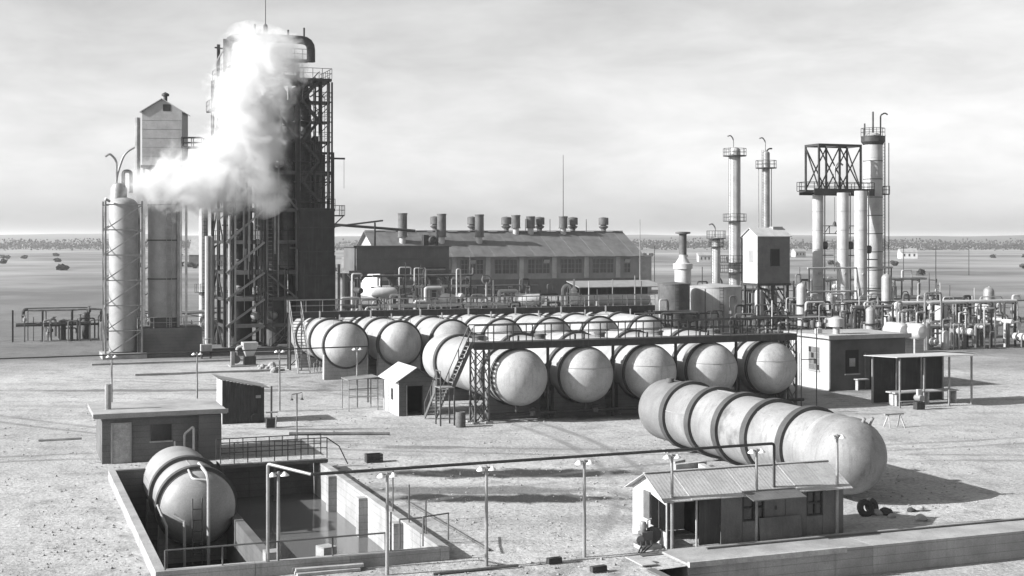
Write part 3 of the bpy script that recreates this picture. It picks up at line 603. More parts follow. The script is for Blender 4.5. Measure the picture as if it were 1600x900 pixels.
# ------------------------------------------------------------------ lamp posts and overhead pipes
ls = 46.35
p0 = inv(2.49, ls)
def lamp_post(u, v, hgt, label, group, z=0, base=None, lamp='T'):
    X, Y = base or G(u, v, z); t = thing('lamp_post', label, 'lamp post', (X, Y, z), TH, group)
    MB().lathe([(.065, -.05), (.06, hgt*.5), (.045, hgt)], 10).build('pole', GALV, t)
    MB().tube((-.22, 0, hgt-.06), (.22, 0, hgt-.06), .03, 6).build('cross_arm', GALV, t)
    MB().lathe([(.03, 0), (.15, -.1), (.16, -.13), (.02, -.11)], 12, (.2, 0, hgt-.02)).build('lamp_shade', CERAM, t)
    MB().lathe([(.03, 0), (.14, -.1), (.15, -.13), (.02, -.11)], 12, (-.2, 0, hgt-.02)).build('lamp_shade', CERAM, t)
    return t
PZ = 3.42
for k, (u, nm) in enumerate(((605, 'at the corner of the basin front wall'), (760, 'alone in the yard, between basin and open shed'), (913, 'in the yard just before the shed end'), (1050, 'at the open corner of the shed'), (1182, 'before the middle of the shed wall'))):
    # on the pipe line
    s_ = ((u-800)/F*ls - 2.49 + 2.49*0)
    rr = (u-800)/F; s = (rr*ls-2.49)/(ex[0]-rr*ex[1]); X, Y = 2.49+s*ex[0], ls+s*ex[1]
    X, Y = X, Y
    lamp_post(u, 0, 3.36, 'slim pipe lamp post ' + nm, 'posts along the near pipe line', base=(X, Y))
lamp_post(1308, 0, 3.7, 'slim lamp post at the closed end of the low shed', 'yard lamp posts', base=AT(1308, 50.0))
lamp_post(435, 893, 3.3, 'slim post with a pale lamp before the basin tank', 'yard lamp posts')
op = thing('overhead_pipe', 'long dark pipe carried on posts across the yard', 'pipe', (2.49, ls, 0))
def on_line(u): rr = (u-800)/F; return (rr*ls-2.49)/(ex[0]-rr*ex[1])
sa, sb = on_line(487), on_line(1213)
MB().path([(sa-.0, .15, PZ), (sb, .15, PZ+.06), (sb, .15, 1.35)], .052, 8, bend=.12).build('pipe_run', STEEL, op)
MB().path([(sa+.02, .15, PZ), (sa-1.15, 1.35, PZ+.22), (sa-1.15, 1.35, -.9)], .055, 8, bend=.1).build('gooseneck', GALV, op)
MB().lathe([(.01, 0), (.1, 0), (.14, .25), (.1, .5), (.01, .5)], 10, (sb, .15, .9)).build('valve', STEEL, op)
# far overhead pipe
fp = thing('overhead_pipe', 'thin overhead pipe across the left of the yard before the far tanks', 'pipe', G(558, 637))
q0 = G(558, 637); 
MB().path([(-24, .1, 3.85), (.75, .1, 3.95), (.75, .1, .3)], .045, 6, bend=.1).build('pipe_run', STEEL, fp)
i0 = inv(*q0)
for k, (dx, nm) in enumerate(((0, 'nearest the tiny hut'), (-5.05, 'in line before the steep stair'), (-10.2, 'behind the lean-to shed'), (-15.3, 'farthest along behind the pump house'))):
    lamp_post(0, 0, 3.9, 'thin pipe lamp post ' + nm, 'posts of the far pipe line', base=L(i0[0]+dx, i0[1]))
# little T post with two lamps
tp = thing('lamp_post', 'short double-headed lamp post by the basin catwalk', 'lamp post', G(464, 690), TH, 'yard lamp posts')
MB().tube((0,0,0), (0,0,2.6), .035, 8).build('pole', RUST, tp); MB().path([(-.28, 0, 2.35), (-.28, 0, 2.55), (.28, 0, 2.65), (.28, 0, 2.3)], .025, 6).build('cross_arm', RUST, tp)
for s_ in (-1, 1): MB().lathe([(.03, .1), (.1, 0), (.02, 0)], 10, (.28*s_, 0, 2.25)).build('lamp_shade', STEEL, tp)
pp = thing('pipe_stand', 'stubby pipe and valve stand at the side of the lean-to shed', 'pipe', G(424, 668))
MB().tube((0,0,0), (0,0,2.4), .06, 8).build('standpipe', STEEL, pp); MB().box(-.3, .25, -.2, .2, 0, .55).build('valve_box', STEEL, pp); MB().tube((-.35, -.1, .9), (.35, -.1, .9), .05, 6).build('pipe', GALV, pp); MB().path([(.2, -.2, 0), (.25, -.25, .7)], .05, 6).build('standpipe', GALV, pp)
# ground clutter
dp = MB().path([tuple(Vector(G(635, 785)+(.05,))), tuple(Vector(G(765, 862)+(.05,)))], .05, 6).build('loose_pipe', RUST); tag(dp, 'thin straight pipe lying on the dirt right of the basin', 'pipe')
dp = MB().path([(-1.5, 0, .05), (1.5, .1, .05)], .05, 6).build('loose_pipe', RUST, None, G(745, 893)+(0,), TH); tag(dp, 'short pipe lying at the bottom edge between two lamp posts', 'pipe')
dp = MB().path([(-2.6, 0, .1), (3.0, -.15, .1)], .09, 8).build('loose_pipe', RUST, None, G(525, 680)+(0,), TH-.35); tag(dp, 'thick rusty pipe lying on the dirt beyond the basin catwalk', 'pipe')
cr = thing('wooden_crate', 'small dark crate on the dirt behind the basin corner', 'crate', G(584, 722))
for k in range(3):
    MB().box(-.4, .4, -.25, -.22, .01+k*.14, .13+k*.14).build('slat', TAR, cr); MB().box(-.4, .4, .22, .25, .01+k*.14, .13+k*.14).build('slat', TAR, cr)
    for s_ in (-1, 1): MB().box(.4*s_-.015, .4*s_+.015, -.22, .22, .01+k*.14, .13+k*.14).build('slat', TAR, cr)
MB().box(-.38, .38, -.2, .2, .0, .02).build('bottom', TAR, cr)
for k, (u, v, w, lab) in enumerate(((866, 880, .5, 'dark timber offcut lying right of the second yard post'), (935, 893, .55, 'dark timber offcut lying at the bottom edge before the hatch'), (1090, 0, .6, None))):
    if lab: b = MB().cbox((0,0,.1), (w, .2, .18)).build('timber_offcut', TAR, None, G(u, v)+(0,), TH+.1); tag(b, lab, 'timber', 'loose timber offcuts')
lpx = inv(*G(512, 893)); 
for k in range(7):
    x = random.uniform(-.1, .1); y = (k % 4)*.3; z = .06 if k < 4 else .17
    b = MB().cbox((0,0,0), (2.1+.15*(k % 3), .2, .09)).build('lumber_board', WOOD, None, L(lpx[0]+x, lpx[1]-.3+y+(.15 if k > 3 else 0))+(z,), TH+random.uniform(-.05, .05))
    tag(b, ['front', 'second', 'third', 'rear', 'front', 'middle', 'rear'][k] + (' bottom-layer' if k < 4 else ' top-layer') + ' board of the lumber stack below the basin wall', 'board', 'lumber stack by the basin')
# rocks and a drum pile by the shed end
for k in range(9):
    u = random.uniform(1338, 1450); v = random.uniform(796, 818); X, Y = G(u, v); r = random.uniform(.12, .3)
    bm = bmesh.new(); bmesh.ops.create_icosphere(bm, subdivisions=2, radius=r)
    for q_ in bm.verts: q_.co *= 1+.45*noise.noise(q_.co*2.2/r*.4+Vector((k*7, 0, 0))); q_.co.z *= .75
    me = bpy.data.meshes.new('rock'); bm.to_mesh(me); bm.free(); me.materials.append([ROCK, CONC, TAR][k % 3]); me.shade_smooth(); me.set_sharp_from_angle(angle=R_(25))
    o = put('rock', me, None, (X, Y, r*.3), random.uniform(0, 6)); tag(o, ('broken ' + ['grey stone', 'pale concrete lump', 'dark tarry lump'][k % 3] + ' in the rubble beyond the shed'), 'rock', 'rubble beyond the shed ' + 'abc'[k % 3])
for k, (u, v) in enumerate(((1352, 806), (1362, 803))):
    X, Y = G(u, v); o = MB().lathe([(.14, -.1), (.3, -.12), (.36, -.05), (.36, .05), (.3, .12), (.14, .1), (.14, -.1)], 20, close=False).build('old_tyre', RUBBER, None, (X, Y, .3)); o.rotation_euler = (R_(70), 0, TH+.4*k)
    tag(o, ['worn tyre nearest the shed in the rubble heap', 'worn tyre leaning behind another in the rubble heap'][k], 'tyre', 'tyres in the rubble')
sw = thing('sawhorse', 'small timber sawhorse on open dirt beyond the ringed tank', 'sawhorse', G(1397, 668))
for s_ in (-1, 1):
    for q_ in (-1, 1): MB().bar((.5*s_, .35*q_, 0), (.4*s_, .0, .75), .06).build('leg', WOOD, sw)
MB().bar((-.65, 0, .78), (.65, 0, .78), .09).build('beam', WOOD, sw)

# pebbles and clods strewn over the yard
mb = MB(); pr = random.Random(9); oc = [(1,0,0),(0,1,0),(-1,0,0),(0,-1,0),(0,0,1),(0,0,-1)]; of = [(0,1,4),(1,2,4),(2,3,4),(3,0,4),(1,0,5),(2,1,5),(3,2,5),(0,3,5)]
cnt = 0
while cnt < 3600:
    v = pr.uniform(640, 912); u = pr.uniform(0, 1600); X, Y = G(u, v); x, y = inv(X, Y)
    if PIT[0]-.4 < x < PIT[1]+.4 and PIT[2]-.4 < y < PIT[3]+.4: continue
    if x > TER[0]-.3 and y < TER[3]+5: continue
    if noise.noise(Vector((X*.35, Y*.22, 2))) < pr.uniform(-.45, .35): continue
    s = .018+.06*pr.random()**3; z = gz(x, y); a = pr.uniform(0, 6); ca_, sa_ = math.cos(a), math.sin(a); cnt += 1
    q = [(p[0]*s*pr.uniform(.6, 1.4), p[1]*s*pr.uniform(.6, 1.4), p[2]*s*pr.uniform(.4, .9)) for p in oc]
    mb.add([(X+p[0]*ca_-p[1]*sa_, Y+p[0]*sa_+p[1]*ca_, z+s*.25+p[2]) for p in q], of)
pe = mb.build('pebbles', ROCK, sm=False); tag(pe, 'pebbles and dirt clods strewn over the yard', 'pebbles', None, 'stuff')
# ------------------------------------------------------------------ hopper machine and kerbs at the tower foot
hpr = thing('feed_hopper', 'pale funnel hopper on a motor frame before the tall tower', 'hopper', G(388, 572))
MB().add([(-.2,-.2,.85),(.4,-.2,.85),(.4,.4,.85),(-.2,.4,.85),(-.5,-.55,1.75),(.75,-.55,1.75),(.75,.75,1.75),(-.5,.75,1.75),(-.5,-.55,2.05),(.75,-.55,2.05),(.75,.75,2.05),(-.5,.75,2.05)],
         [(3,2,1,0),(0,1,5,4),(1,2,6,5),(2,3,7,6),(3,0,4,7),(4,5,9,8),(5,6,10,9),(6,7,11,10),(7,4,8,11),(8,9,10,11)]).build('hopper', PALE, hpr)
MB().box(-.35, .6, -.35, .6, .12, .84).build('motor_housing', STEEL, hpr); MB().box(-1.6, .9, -.6, .8, 0, .12).build('skid', CONC, hpr)
MB().lathe([(.01, -.3), (.35, -.3), (.35, .3), (.01, .3)], 14, (-1.05, .1, .6), 'y').build('motor', RUST, hpr); MB().path([(-1.0, 0, .9), (-1.0, 0, 1.6), (-.4, 0, 1.8)], .1, 8, bend=.2).build('duct', PALE, hpr); MB().box(-1.5, -1.2, -.3, .2, .12, 1.3).build('switch_box', GALV, hpr)
bxm = thing('switch_cabinet', 'small pale cabinet on a stand at the tower foot', 'cabinet', G(322, 560)); MB().box(-.5, .5, -.3, .3, .6, 1.3).build('cabinet_body', PALE, bxm); MB().box(-.4, .4, -.31, -.3, .68, 1.22).build('door', GALV, bxm)
for x in (-.4, .4): MB().box(x-.05, x+.05, -.25, .25, 0, .6).build('leg', STEEL, bxm)
MB().path([(-.2, 0, 1.3), (-.2, 0, 1.75), (.6, 0, 1.8)], .05, 6).build('pipe', GALV, bxm)
for k, (u, v, ln) in enumerate(((300, 566, 17), (330, 583, 12))):
    b = MB().box(-ln/2, ln/2, -.15, .15, 0, .16).build('kerb', CONC, None, G(u, v)+(0,), TH); b['kind'] = 'structure'; b['label'] = 'low concrete kerb before the tall tower'
for k in range(9):
    X, Y = G(random.uniform(404, 436), random.uniform(574, 583)); r = random.uniform(.18, .4)
    bm = bmesh.new(); bmesh.ops.create_icosphere(bm, subdivisions=2, radius=r)
    for q_ in bm.verts: q_.co *= 1+.5*noise.noise(q_.co*1.5+Vector((k*5, 3, 0)))
    me = bpy.data.meshes.new('rock'); bm.to_mesh(me); bm.free(); me.materials.append([ROCK, CONC][k % 2]); o = put('rock', me, None, (X, Y, r*.3)); tag(o, ['grey', 'pale'][k % 2] + ' stone in the heap before the tall tower', 'rock', 'stone heap before the tower ' + 'ab'[k % 2])

# ------------------------------------------------------------------ tall process tower
tw = thing('process_tower', 'tall dark steel process tower of frames, vessels and pipes', 'tower', L(*inv(-28.0, 131.0)))
TX, TY = (0, 3.9, 7.2, 10.7), (0, 4.0, 8.0)
FL = (2.4, 5.0, 7.6, 10.6, 13.8, 17.5, 21.0, 24.5, 27.0)
TOPX = {0: 30.4, 3.9: 30.4, 7.2: 27.6, 10.7: 19.6}
for x in TX:
    for y in TY:
        zt = TOPX[x] - (0 if y < 5 else (3.2 if x == 0 else 0)); MB().bar((x, y, 0), (x, y, zt), .3, .3).build('column', STEEL, tw)
for z in FL:
    for i, (a, b) in enumerate(zip(TX[:-1], TX[1:])):
        if z > TOPX[b]: continue
        for y in TY: MB().bar((a+.16, y, z), (b-.16, y, z), .2, .36 if y == 0 else .3).build('beam', GALV if y == 0 and i == 0 else (RUST if y == 0 else STEEL), tw)
    for x in TX:
        if z > TOPX[x]: continue
        for a, b in zip(TY[:-1], TY[1:]): MB().bar((x, a+.16, z), (x, b-.16, z), .2, .3).build('beam', STEEL, tw)
    if z > 3 and z != 24.5:
        x1 = 10.7 if z < 19 else 7.2
        MB().box(.2, x1-.2, .2, 7.8, z+.16, z+.2).build('platform', RUST, tw)
        railing(tw, [(0, 8, z+.2), (0, -.05, z+.2), (x1, -.05, z+.2)], .95, 1.9, .03, STEEL)
zl = (0.1,)+FL
for k, (a, b) in enumerate(zip(zl[:-1], zl[1:])):
    if k < 5 or k % 2: MB().bar((.1, -.42, a), (3.8, -.42, b), .2).build('brace', GALV, tw)
    if k in (0, 2, 5, 7): MB().bar((7.1, -.42, a), (4.0, -.42, b), .18).build('brace', RUST, tw)
    if k % 2 == 0:
        MB().bar((-.12, .1, a), (-.12, 3.9, b), .14).build('brace', STEEL, tw); MB().bar((-.12, 7.9, a), (-.12, 4.1, b), .14).build('brace', STEEL, tw)
# vessels inside the frame
def vessel(t, x, y, r, z0, z1, m, n=20, cap=.45, name='vessel'):
    p = [(.01, z0), (r, z0), (r, z1)] + [(r*math.cos(R_(15*k)), z1+r*cap*2*math.sin(R_(15*k))) for k in range(1, 6)] + [(.01, z1+r*cap*2)]
    return MB().lathe(p, n, (x, y, 0)).build(name, m, t)
vessel(tw, 2.0, 4.2, 1.35, .4, 27.5, STEEL); vessel(tw, 5.5, 3.2, 1.25, .4, 25.5, RUST); vessel(tw, 5.4, 6.5, .9, .4, 28.5, STEEL); vessel(tw, 8.6, 4.6, .75, 8, 26.2, RUST)
MB().box(7.35, 10.85, -.25, 3.2, 0, 13.7).build('furnace_casing', TAR, tw)
for k in range(5): MB().box(7.3, 10.9, -.3, 3.25, 2.4+k*2.4, 2.52+k*2.4).build('casing_band', STEEL, tw)
MB().box(7.3, 10.9, -.3, 3.25, 13.7, 13.95).build('casing_top', STEEL, tw); railing(tw, [(10.9, 3.2, 13.95), (10.9, -.3, 13.95), (7.4, -.3, 13.95)], .95, 1.3, .03, STEEL)
vessel(tw, 8.2, 1.3, .62, 13.9, 24.6, STEEL); vessel(tw, 8.4, 5.6, 1.0, .4, 25.8, STEEL); vessel(tw, 10.0, 4.6, .6, .4, 21.0, STEEL); vessel(tw, 6.5, 2.0, .7, 8.0, 24.0, RUST); vessel(tw, 9.0, 6.2, .9, .4, 17.5, STEEL); vessel(tw, 4.0, 2.0, .7, 10.9, 22.0, RUST)
for k in range(6):
    z = 14.6+k*2.0; MB().box(6.9, 10.6, -.2, 3.0, z, z+.07).build('platform', STEEL, tw); railing(tw, [(6.9, -.25, z+.07), (10.6, -.25, z+.07), (10.6, 3.0, z+.07)], .9, .95, .03, STEEL)
    MB().bar((7.2, -.1, z), (9.4 if k % 2 else 10.5, -.1, z+2.0), .1).build('brace', STEEL, tw); stair(tw, (7.5 if k % 2 else 9.2, -.5, z+.05), (9.2 if k % 2 else 7.5, -.5, z+2.05), .6, (0, 1, 0), STEEL)
for x in (7.0, 8.9, 10.6): MB().bar((x, -.2, 13.9), (x, -.2, 26.6), .16).build('column', STEEL, tw)
for x in (9.5, 10.35): MB().tube((x, .3, 13.9), (x, .3, 26.6), .17, 10).build('riser_pipe', RUST, tw)
for k in range(7): MB().bar((9.5, .3, 14.5+1.75*k), (10.35, .3, 15.4+1.75*k), .08).build('brace', STEEL, tw)
MB().box(9.25, 10.6, .0, .6, 19.4, 19.6).build('platform', STEEL, tw)
# railed head platform sticking out to the right
MB().box(5.6, 10.4, -1.0, 4.5, 26.6, 26.85).build('platform', STEEL, tw); railing(tw, [(5.6, -1.0, 26.85), (10.4, -1.0, 26.85), (10.4, 4.5, 26.85)], 1.0, 1.0, .03, STEEL)
for x in (7.2, 8.3): MB().bar((x, -.6, 25.0), (x+1.9, -.6, 26.6), .12).build('brace', STEEL, tw)
MB().box(-.6, .3, -.2, 8.3, 23.9, 24.05).build('platform', STEEL, tw); railing(tw, [(-.6, 8.3, 24.05), (-.6, -.2, 24.05)], .95, 1.2, .03, STEEL)
# overhead vapour line with its elbow
MB().path([(.35, .4, 28.2), (.35, .4, 30.6), (4.2, .4, 30.8), (8.6, .4, 30.75), (8.6, .4, 28.6)], .42, 14, bend=1.0).build('vapour_line', STEEL, tw)
MB().path([(.1, .2, 27.4), (.1, .2, 30.3), (1.0, .2, 30.3)], .14, 8, bend=.2).build('pipe', STEEL, tw)
MB().box(4.4, 8.4, -.4, 1.2, 28.6, 28.75).build('platform', STEEL, tw); railing(tw, [(4.4, -.4, 28.75), (8.4, -.4, 28.75)], 1.0, .8, .03, STEEL)
for x, h in ((3.0, 1.2), (7.9, 1.1), (6.3, .8)): MB().tube((x, .4, 30.9), (x, .4, 30.9+h), .1, 6).build('vent', STEEL, tw)
MB().path([(4.05, .4, 30.9), (4.05, .4, 32.0), (4.05, .4, 36.6)], .06, 6, r1=.03).build('mast', STEEL, tw); MB().lathe([(.1, 30.9), (.22, 31.0), (.22, 32.0), (.05, 32.2)], 8, (4.05, .4, 0)).build('mast_foot', STEEL, tw)
MB().bar((-.9, .5, 29.6), (.9, .3, 29.4), .14).build('jib', STEEL, tw); MB().bar((10.5, .2, 19.0), (12.0, .1, 19.0), .12, .18).build('jib', STEEL, tw); MB().tube((11.9, .1, 19.0), (11.9, .1, 16.0), .02, 5).build('cable', STEEL, tw)
MB().box(10.9, 12.0, .2, 1.7, 13.2, 13.32).build('balcony', STEEL, tw); railing(tw, [(10.9, .2, 13.32), (12.0, .2, 13.32), (12.0, 1.7, 13.32)], .95, .6, .035, STEEL)
MB().bar((10.85, .5, 12.2), (11.9, .5, 13.2), .1).build('brace', STEEL, tw)
rn = random.Random(3)
for k in range(48):
    x = rn.uniform(.2, 10.5) if k > 26 else rn.uniform(.2, 7.2); y = rn.uniform(-.4, -.12); a = rn.uniform(.3, 10) if x < 7.2 else rn.uniform(14, 18); b = a + rn.uniform(3, 15); b = min(b, 27); r = rn.choice((.04, .05, .07, .11))
    pts = [(x, y, a), (x, y, b)]
    if rn.random() < .5: pts.append((x+rn.uniform(-1.4, 1.4), y, b+.02))
    MB().path(pts, r, 6, bend=.25).build('pipe', rn.choice((STEEL, STEEL, RUST, GALV)), tw)
for k in range(14):
    z = rn.uniform(1, 25); y = rn.uniform(.4, 7.4); MB().path([(-.25, y, z), (-.25, y, z+rn.uniform(2, 5)), (.4, y, z+5)], rn.choice((.06, .1)), 6, bend=.2).build('pipe', rn.choice((STEEL, RUST, GALV)), tw)
for x in (.42, .95): MB().tube((x, -.32, .2), (x, -.32, 13.2), .12, 8).build('riser_pipe', PALE, tw)
for k in range(10):
    x, y, z = rn.uniform(.8, 7), rn.uniform(-.2, 1.0), rn.choice(FL[:6])+.9
    MB().lathe([(.01, -.8), (.3, -.7), (.42, -.5), (.42, .5), (.3, .7), (.01, .8)], 12, (x, y+.8, z), 'y').build('exchanger', rn.choice((RUST, GALV)), tw)
ladder(tw, (4.4, -.3, 2.6), (4.4, -.3, 26.4), .5, 'x', GALV); ladder(tw, (7.1, -.38, 13.0), (7.1, -.38, 24.0), .5, 'x', STEEL)
stair(tw, (4.3, -.8, .1), (6.9, -.8, 2.5), .8, (0, 1, 0), STEEL)
for x in (-1.0, -.6): MB().path([(x, 4.5, 0), (x, 4.5, 11.2)], .28, 10).build('stand_pipe', PALE, tw)
MB().box(-1.5, 11.6, -1.5, 9, -.1, .35).build('plinth', CONCD, tw)

# clad elevator head beside the tower
D_ = 134.0
eh = thing('hoist_tower', 'tall sheet-clad hoist house on posts left of the steel tower', 'tower', AT(222, D_), R_(5))
ew = 3.9; e0, e1, e2 = ZV(258, D_), ZV(174, D_), ZV(155, D_)
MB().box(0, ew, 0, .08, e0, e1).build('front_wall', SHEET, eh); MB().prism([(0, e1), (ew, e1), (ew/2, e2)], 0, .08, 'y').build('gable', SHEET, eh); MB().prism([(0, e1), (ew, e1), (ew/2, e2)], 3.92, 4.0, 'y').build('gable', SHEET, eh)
MB().box(0, .08, .08, 3.92, e0, e1).build('side_wall', SHEETW, eh); MB().box(ew-.08, ew, .08, 3.92, e0, e1).build('side_wall', SHEET, eh); MB().box(0, ew, 3.92, 4, e0, e1).build('back_wall', SHEET, eh); MB().box(-.1, ew+.1, -.1, 4.1, e0-.25, e0-.003).build('floor_frame', STEEL, eh)  # left side wall paler: sunlight put into its colour
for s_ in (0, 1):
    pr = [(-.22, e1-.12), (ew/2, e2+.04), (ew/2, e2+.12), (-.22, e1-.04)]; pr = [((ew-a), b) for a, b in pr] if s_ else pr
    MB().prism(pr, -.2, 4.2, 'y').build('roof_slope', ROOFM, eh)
MB().box(ew/2+.1, ew/2+.85, -.03, .0, e2-1.15, e2-.5).build('louvre', BLACK, eh); MB().lathe([(.2, 0), (.2, .5), (.38, .55), (.38, .75), (.01, .95)], 12, (ew/2, 2, e2)).build('roof_vent', STEEL, eh)
for k in range(1, 6): MB().box(0, ew, -.012, 0, e0+k*(e1-e0)/6-.015, e0+k*(e1-e0)/6+.015).build('sheet_lap', SHEETG, eh)
for x in (.15, 1.5, 2.6, ew-.15):
    for y in (.2, 3.8): MB().bar((x, y, 0), (x, y, e0-.25), .22).build('post', GALV, eh)
for k in range(7):
    z = k*e0/7; MB().bar((.15, .2, z), (ew-.15, .2, z+e0/7-.3), .1).build('brace', GALV, eh)
MB().tube((-.5, .3, 0), (-.5, .3, e1-.6), .28, 10).build('duct', GALV, eh); MB().path([(-.5, .3, e0+2), (-1.8, .3, e0+1.2), (-2.6, .3, e0-1.2), (-2.6, .3, 0)], .12, 8, bend=1.0).build('pipe', GALV, eh)
fb = thing('footbridge', 'railed footbridge from the hoist house to the steel tower', 'footbridge', AT(283, D_), R_(2))
zb = ZV(230, D_)
MB().bar((0, .6, zb), (2.0, .6, zb), 1.0, .2).build('deck', STEEL, fb); MB().bar((2.0, .6, zb), (4.0, .6, zb-1.4), 1.0, .2).build('deck', STEEL, fb)
for y in (.1, 1.1):
    mb = MB(); mb.path([(0, y, zb+1), (2, y, zb+1), (4, y, zb-.4)], .06, 6); mb.path([(0, y, zb+.5), (2, y, zb+.5), (4, y, zb-.9)], .05, 6)
    for x, z in ((0, zb), (1, zb), (2, zb), (3, zb-.7), (4, zb-1.4)): mb.tube((x, y, z), (x, y, z+1), .05, 6)
    mb.build('handrail', STEEL, fb)

# fat vessels left of the tower
fv = thing('vertical_vessel', 'fat pale upright vessel beneath the hoist house', 'vessel', AT(256, 126))
vessel(fv, 0, 0, 1.45, 3.6, 14.2, DULL, 32, .35); MB().lathe([(1.25, 0), (1.25, 3.6)], 24).build('skirt', CONCD, fv); MB().box(-2.6, 3.2, -2.2, 2.4, 0, 2.7).build('pedestal', CONCD, fv)
for z in (3.6, 7.2, 10.8, 14.1): MB().lathe([(1.44, z-.06), (1.5, z-.06), (1.5, z+.06), (1.44, z+.06)], 32, close=False).build('band', RINGM, fv)
MB().path([(1.2, -1.0, 2.5), (1.2, -1.0, 14.6)], .14, 8).build('pipe', GALV, fv); ladder(fv, (.3, -1.6, 2.6), (.3, -1.6, 14.6), .45, 'x', GALV)
MB().box(-1.9, 1.9, -1.9, 1.9, 14.1, 14.2).build('platform', STEEL, fv) if False else None
railing(fv, [(-2.6, -2.2, 2.7), (3.2, -2.2, 2.7)], 1.0, 1.4, .035, GALV)
fv2 = thing('vertical_vessel', 'upright vessel in a lattice frame at the steam vent', 'vessel', AT(193, 124))
vessel(fv2, 0, 0, 1.3, .6, 14.0, DULL, 28, .3); 
for x in (-1.7, 1.5):
    for y in (-1.6, 1.6): MB().bar((x, y, 0), (x, y, 14.4), .16).build('post', GALV, fv2)
for k in range(6):
    z = .3+k*2.3
    for y in (-1.6, 1.6):
        MB().bar((-1.7, y, z), (1.5, y, z+2.2), .09).build('brace', GALV, fv2); MB().bar((-1.7, y, z+2.25), (1.5, y, z+2.25), .1).build('beam', GALV, fv2)
    MB().bar((-1.7, -1.6, z), (-1.7, 1.6, z+2.2), .09).build('brace', GALV, fv2)
MB().box(-2, 1.9, -2, 2, -.1, .5).build('plinth', CONC, fv2)
MB().lathe([(.6, 14.2), (.75, 14.3), (.75, 15.6), (.5, 16.0), (.2, 16.1)], 14, (-.4, .3, 0)).build('vent_drum', GALV, fv2); MB().path([(-.6, .3, 15.8), (-.6, .3, 18.2), (-1.2, .3, 18.8), (-1.6, .3, 18.5)], .1, 8, bend=.4).build('vent_pipe', GALV, fv2)
MB().path([(.0, .3, 15.8), (.0, .3, 17.2), (.7, .3, 17.2), (.7, .3, 15.2)], .16, 8, bend=.35).build('vent_pipe', GALV, fv2)
MB().tube((-1.3, -.9, 14.35), (-1.7, -1.2, 14.6), .12, 8).build('steam_nozzle', GALV, fv2)
# pale thin stack right of the fat vessel
for k, (u, D, r, z) in enumerate(((318, 150, .5, 14.0),)):
    s_ = thing('vertical_vessel', ['slim pale stack between fat vessel and steel tower', 'pale upright vessel at the far left past the lattice frame', 'squat upright vessel at the left edge of the view'][k], 'vessel', AT(u, D)); vessel(s_, 0, 0, r, 0, z, [PALE, DULL, SHEET][k], 24, .4)
    MB().lathe([(r+.5, z*.35), (r+.5, z*.35+.1), (r-.02, z*.35+.1)], 16).build('ring_platform', STEEL, s_)
    railing(s_, [((r+.45)*math.cos(a), (r+.45)*math.sin(a), z*.35+.1) for a in [R_(q*30-180) for q in range(7)]], .9, .7, .03, STEEL); ladder(s_, (.0, -r-.25, 0), (0, -r-.25, z), .45)

# pipe racks at the tower foot and behind the tanks: posts, beams, separate pipe runs
def rack(u, v, ln, hts, npipes, label, mats, step=3.0, dep=1.6, D=None, seed=1, rz=TH, dense=2.2):
    rr = random.Random(seed); loc = AT(u, D) if D else G(u, v)
    t = thing('pipe_rack', label, 'pipe rack', loc, rz); n = int(ln/step); hm = max(hts)
    for k in range(n+1):
        for y in (0, dep): MB().bar((k*step, y, 0), (k*step, y, hm+.1), .16).build('post', STEEL, t)
        for z in hts: MB().bar((k*step, -.15, z-.1), (k*step, dep+.15, z-.1), .14).build('beam', STEEL, t)
    for z in hts:
        for q in range(npipes):
            y = dep*(q+.5)/npipes; r = rr.choice((.08, .12, .17)); a = rr.uniform(-.5, ln*.25); b = rr.uniform(ln*.7, ln+.6)
            pts = [(a, y, z+r), (b, y, z+r)]
            if rr.random() < .6: pts = [(a, y, z+r-rr.uniform(.6, 2.2))] + pts
            if rr.random() < .6: pts.append((b, y, z+r+rr.uniform(-1.6, 1.2)))
            MB().path(pts, r, 8, bend=.35).build('pipe', rr.choice(mats), t)
    for q in range(int(ln*dense)):
        x, y = rr.uniform(-.5, ln+.5), rr.uniform(-2.2, dep+.8); k = rr.random(); m = rr.choice(mats)
        if k < .45:
            h = rr.uniform(.8, hm+1.4); w = rr.uniform(.4, 2.0); MB().path([(x, y, 0), (x, y, h), (x+w, y, h), (x+w, y, h-rr.uniform(.4, h))], rr.choice((.06, .09, .13)), 6, bend=.25).build('riser', m, t)
        elif k < .62:
            h = rr.uniform(.6, hm); MB().tube((x, y, 0), (x, y, h-.2), .07, 6).build('riser', m, t); MB().lathe([(.07, -.25), (.2, -.2), (.2, .1), (.09, .15), (.05, .4), (.24, .42), (.24, .46), (.03, .47)], 10, (x, y, h)).build('valve', rr.choice(mats), t)
        elif k < .74:
            r = rr.uniform(.25, .5); h = rr.uniform(1.0, 2.6); vessel(t, x, y, r, 0, h, m, 14, .4, 'drum')
        elif k < .84:
            r = rr.uniform(.2, .45); z = rr.uniform(.8, hm); w = rr.uniform(.7, 1.6); MB().lathe([(.01, -w), (r*.7, -w*.95), (r, -w*.8), (r, w*.8), (r*.7, w*.95), (.01, w)], 12, (x, y, z), 'y').build('drum', m, t); MB().box(x-r*.6, x+r*.6, y-.1, y+.1, 0, z-r*.7).build('pier', CONCD, t)
        elif k < .93:
            MB().tube((x, y, rr.uniform(.5, hm)), (x+rr.uniform(1.5, 5), y, rr.uniform(.5, hm)), rr.choice((.06, .1)), 6).build('pipe', m, t); MB().tube((x, y, 0), (x, y, hm*.8), .05, 6).build('post', STEEL, t)
        else:
            MB().tube((x, y, 0), (x, y, hm+rr.uniform(1.5, 4)), .06, 6).build('vent_pipe', m, t)
    return t
rack(235, 0, 8.5, (1.4, 3.0), 3, 'pipe rack between the upright vessels and the steel tower', (RUST, GALV, PALE), D=140, seed=2)
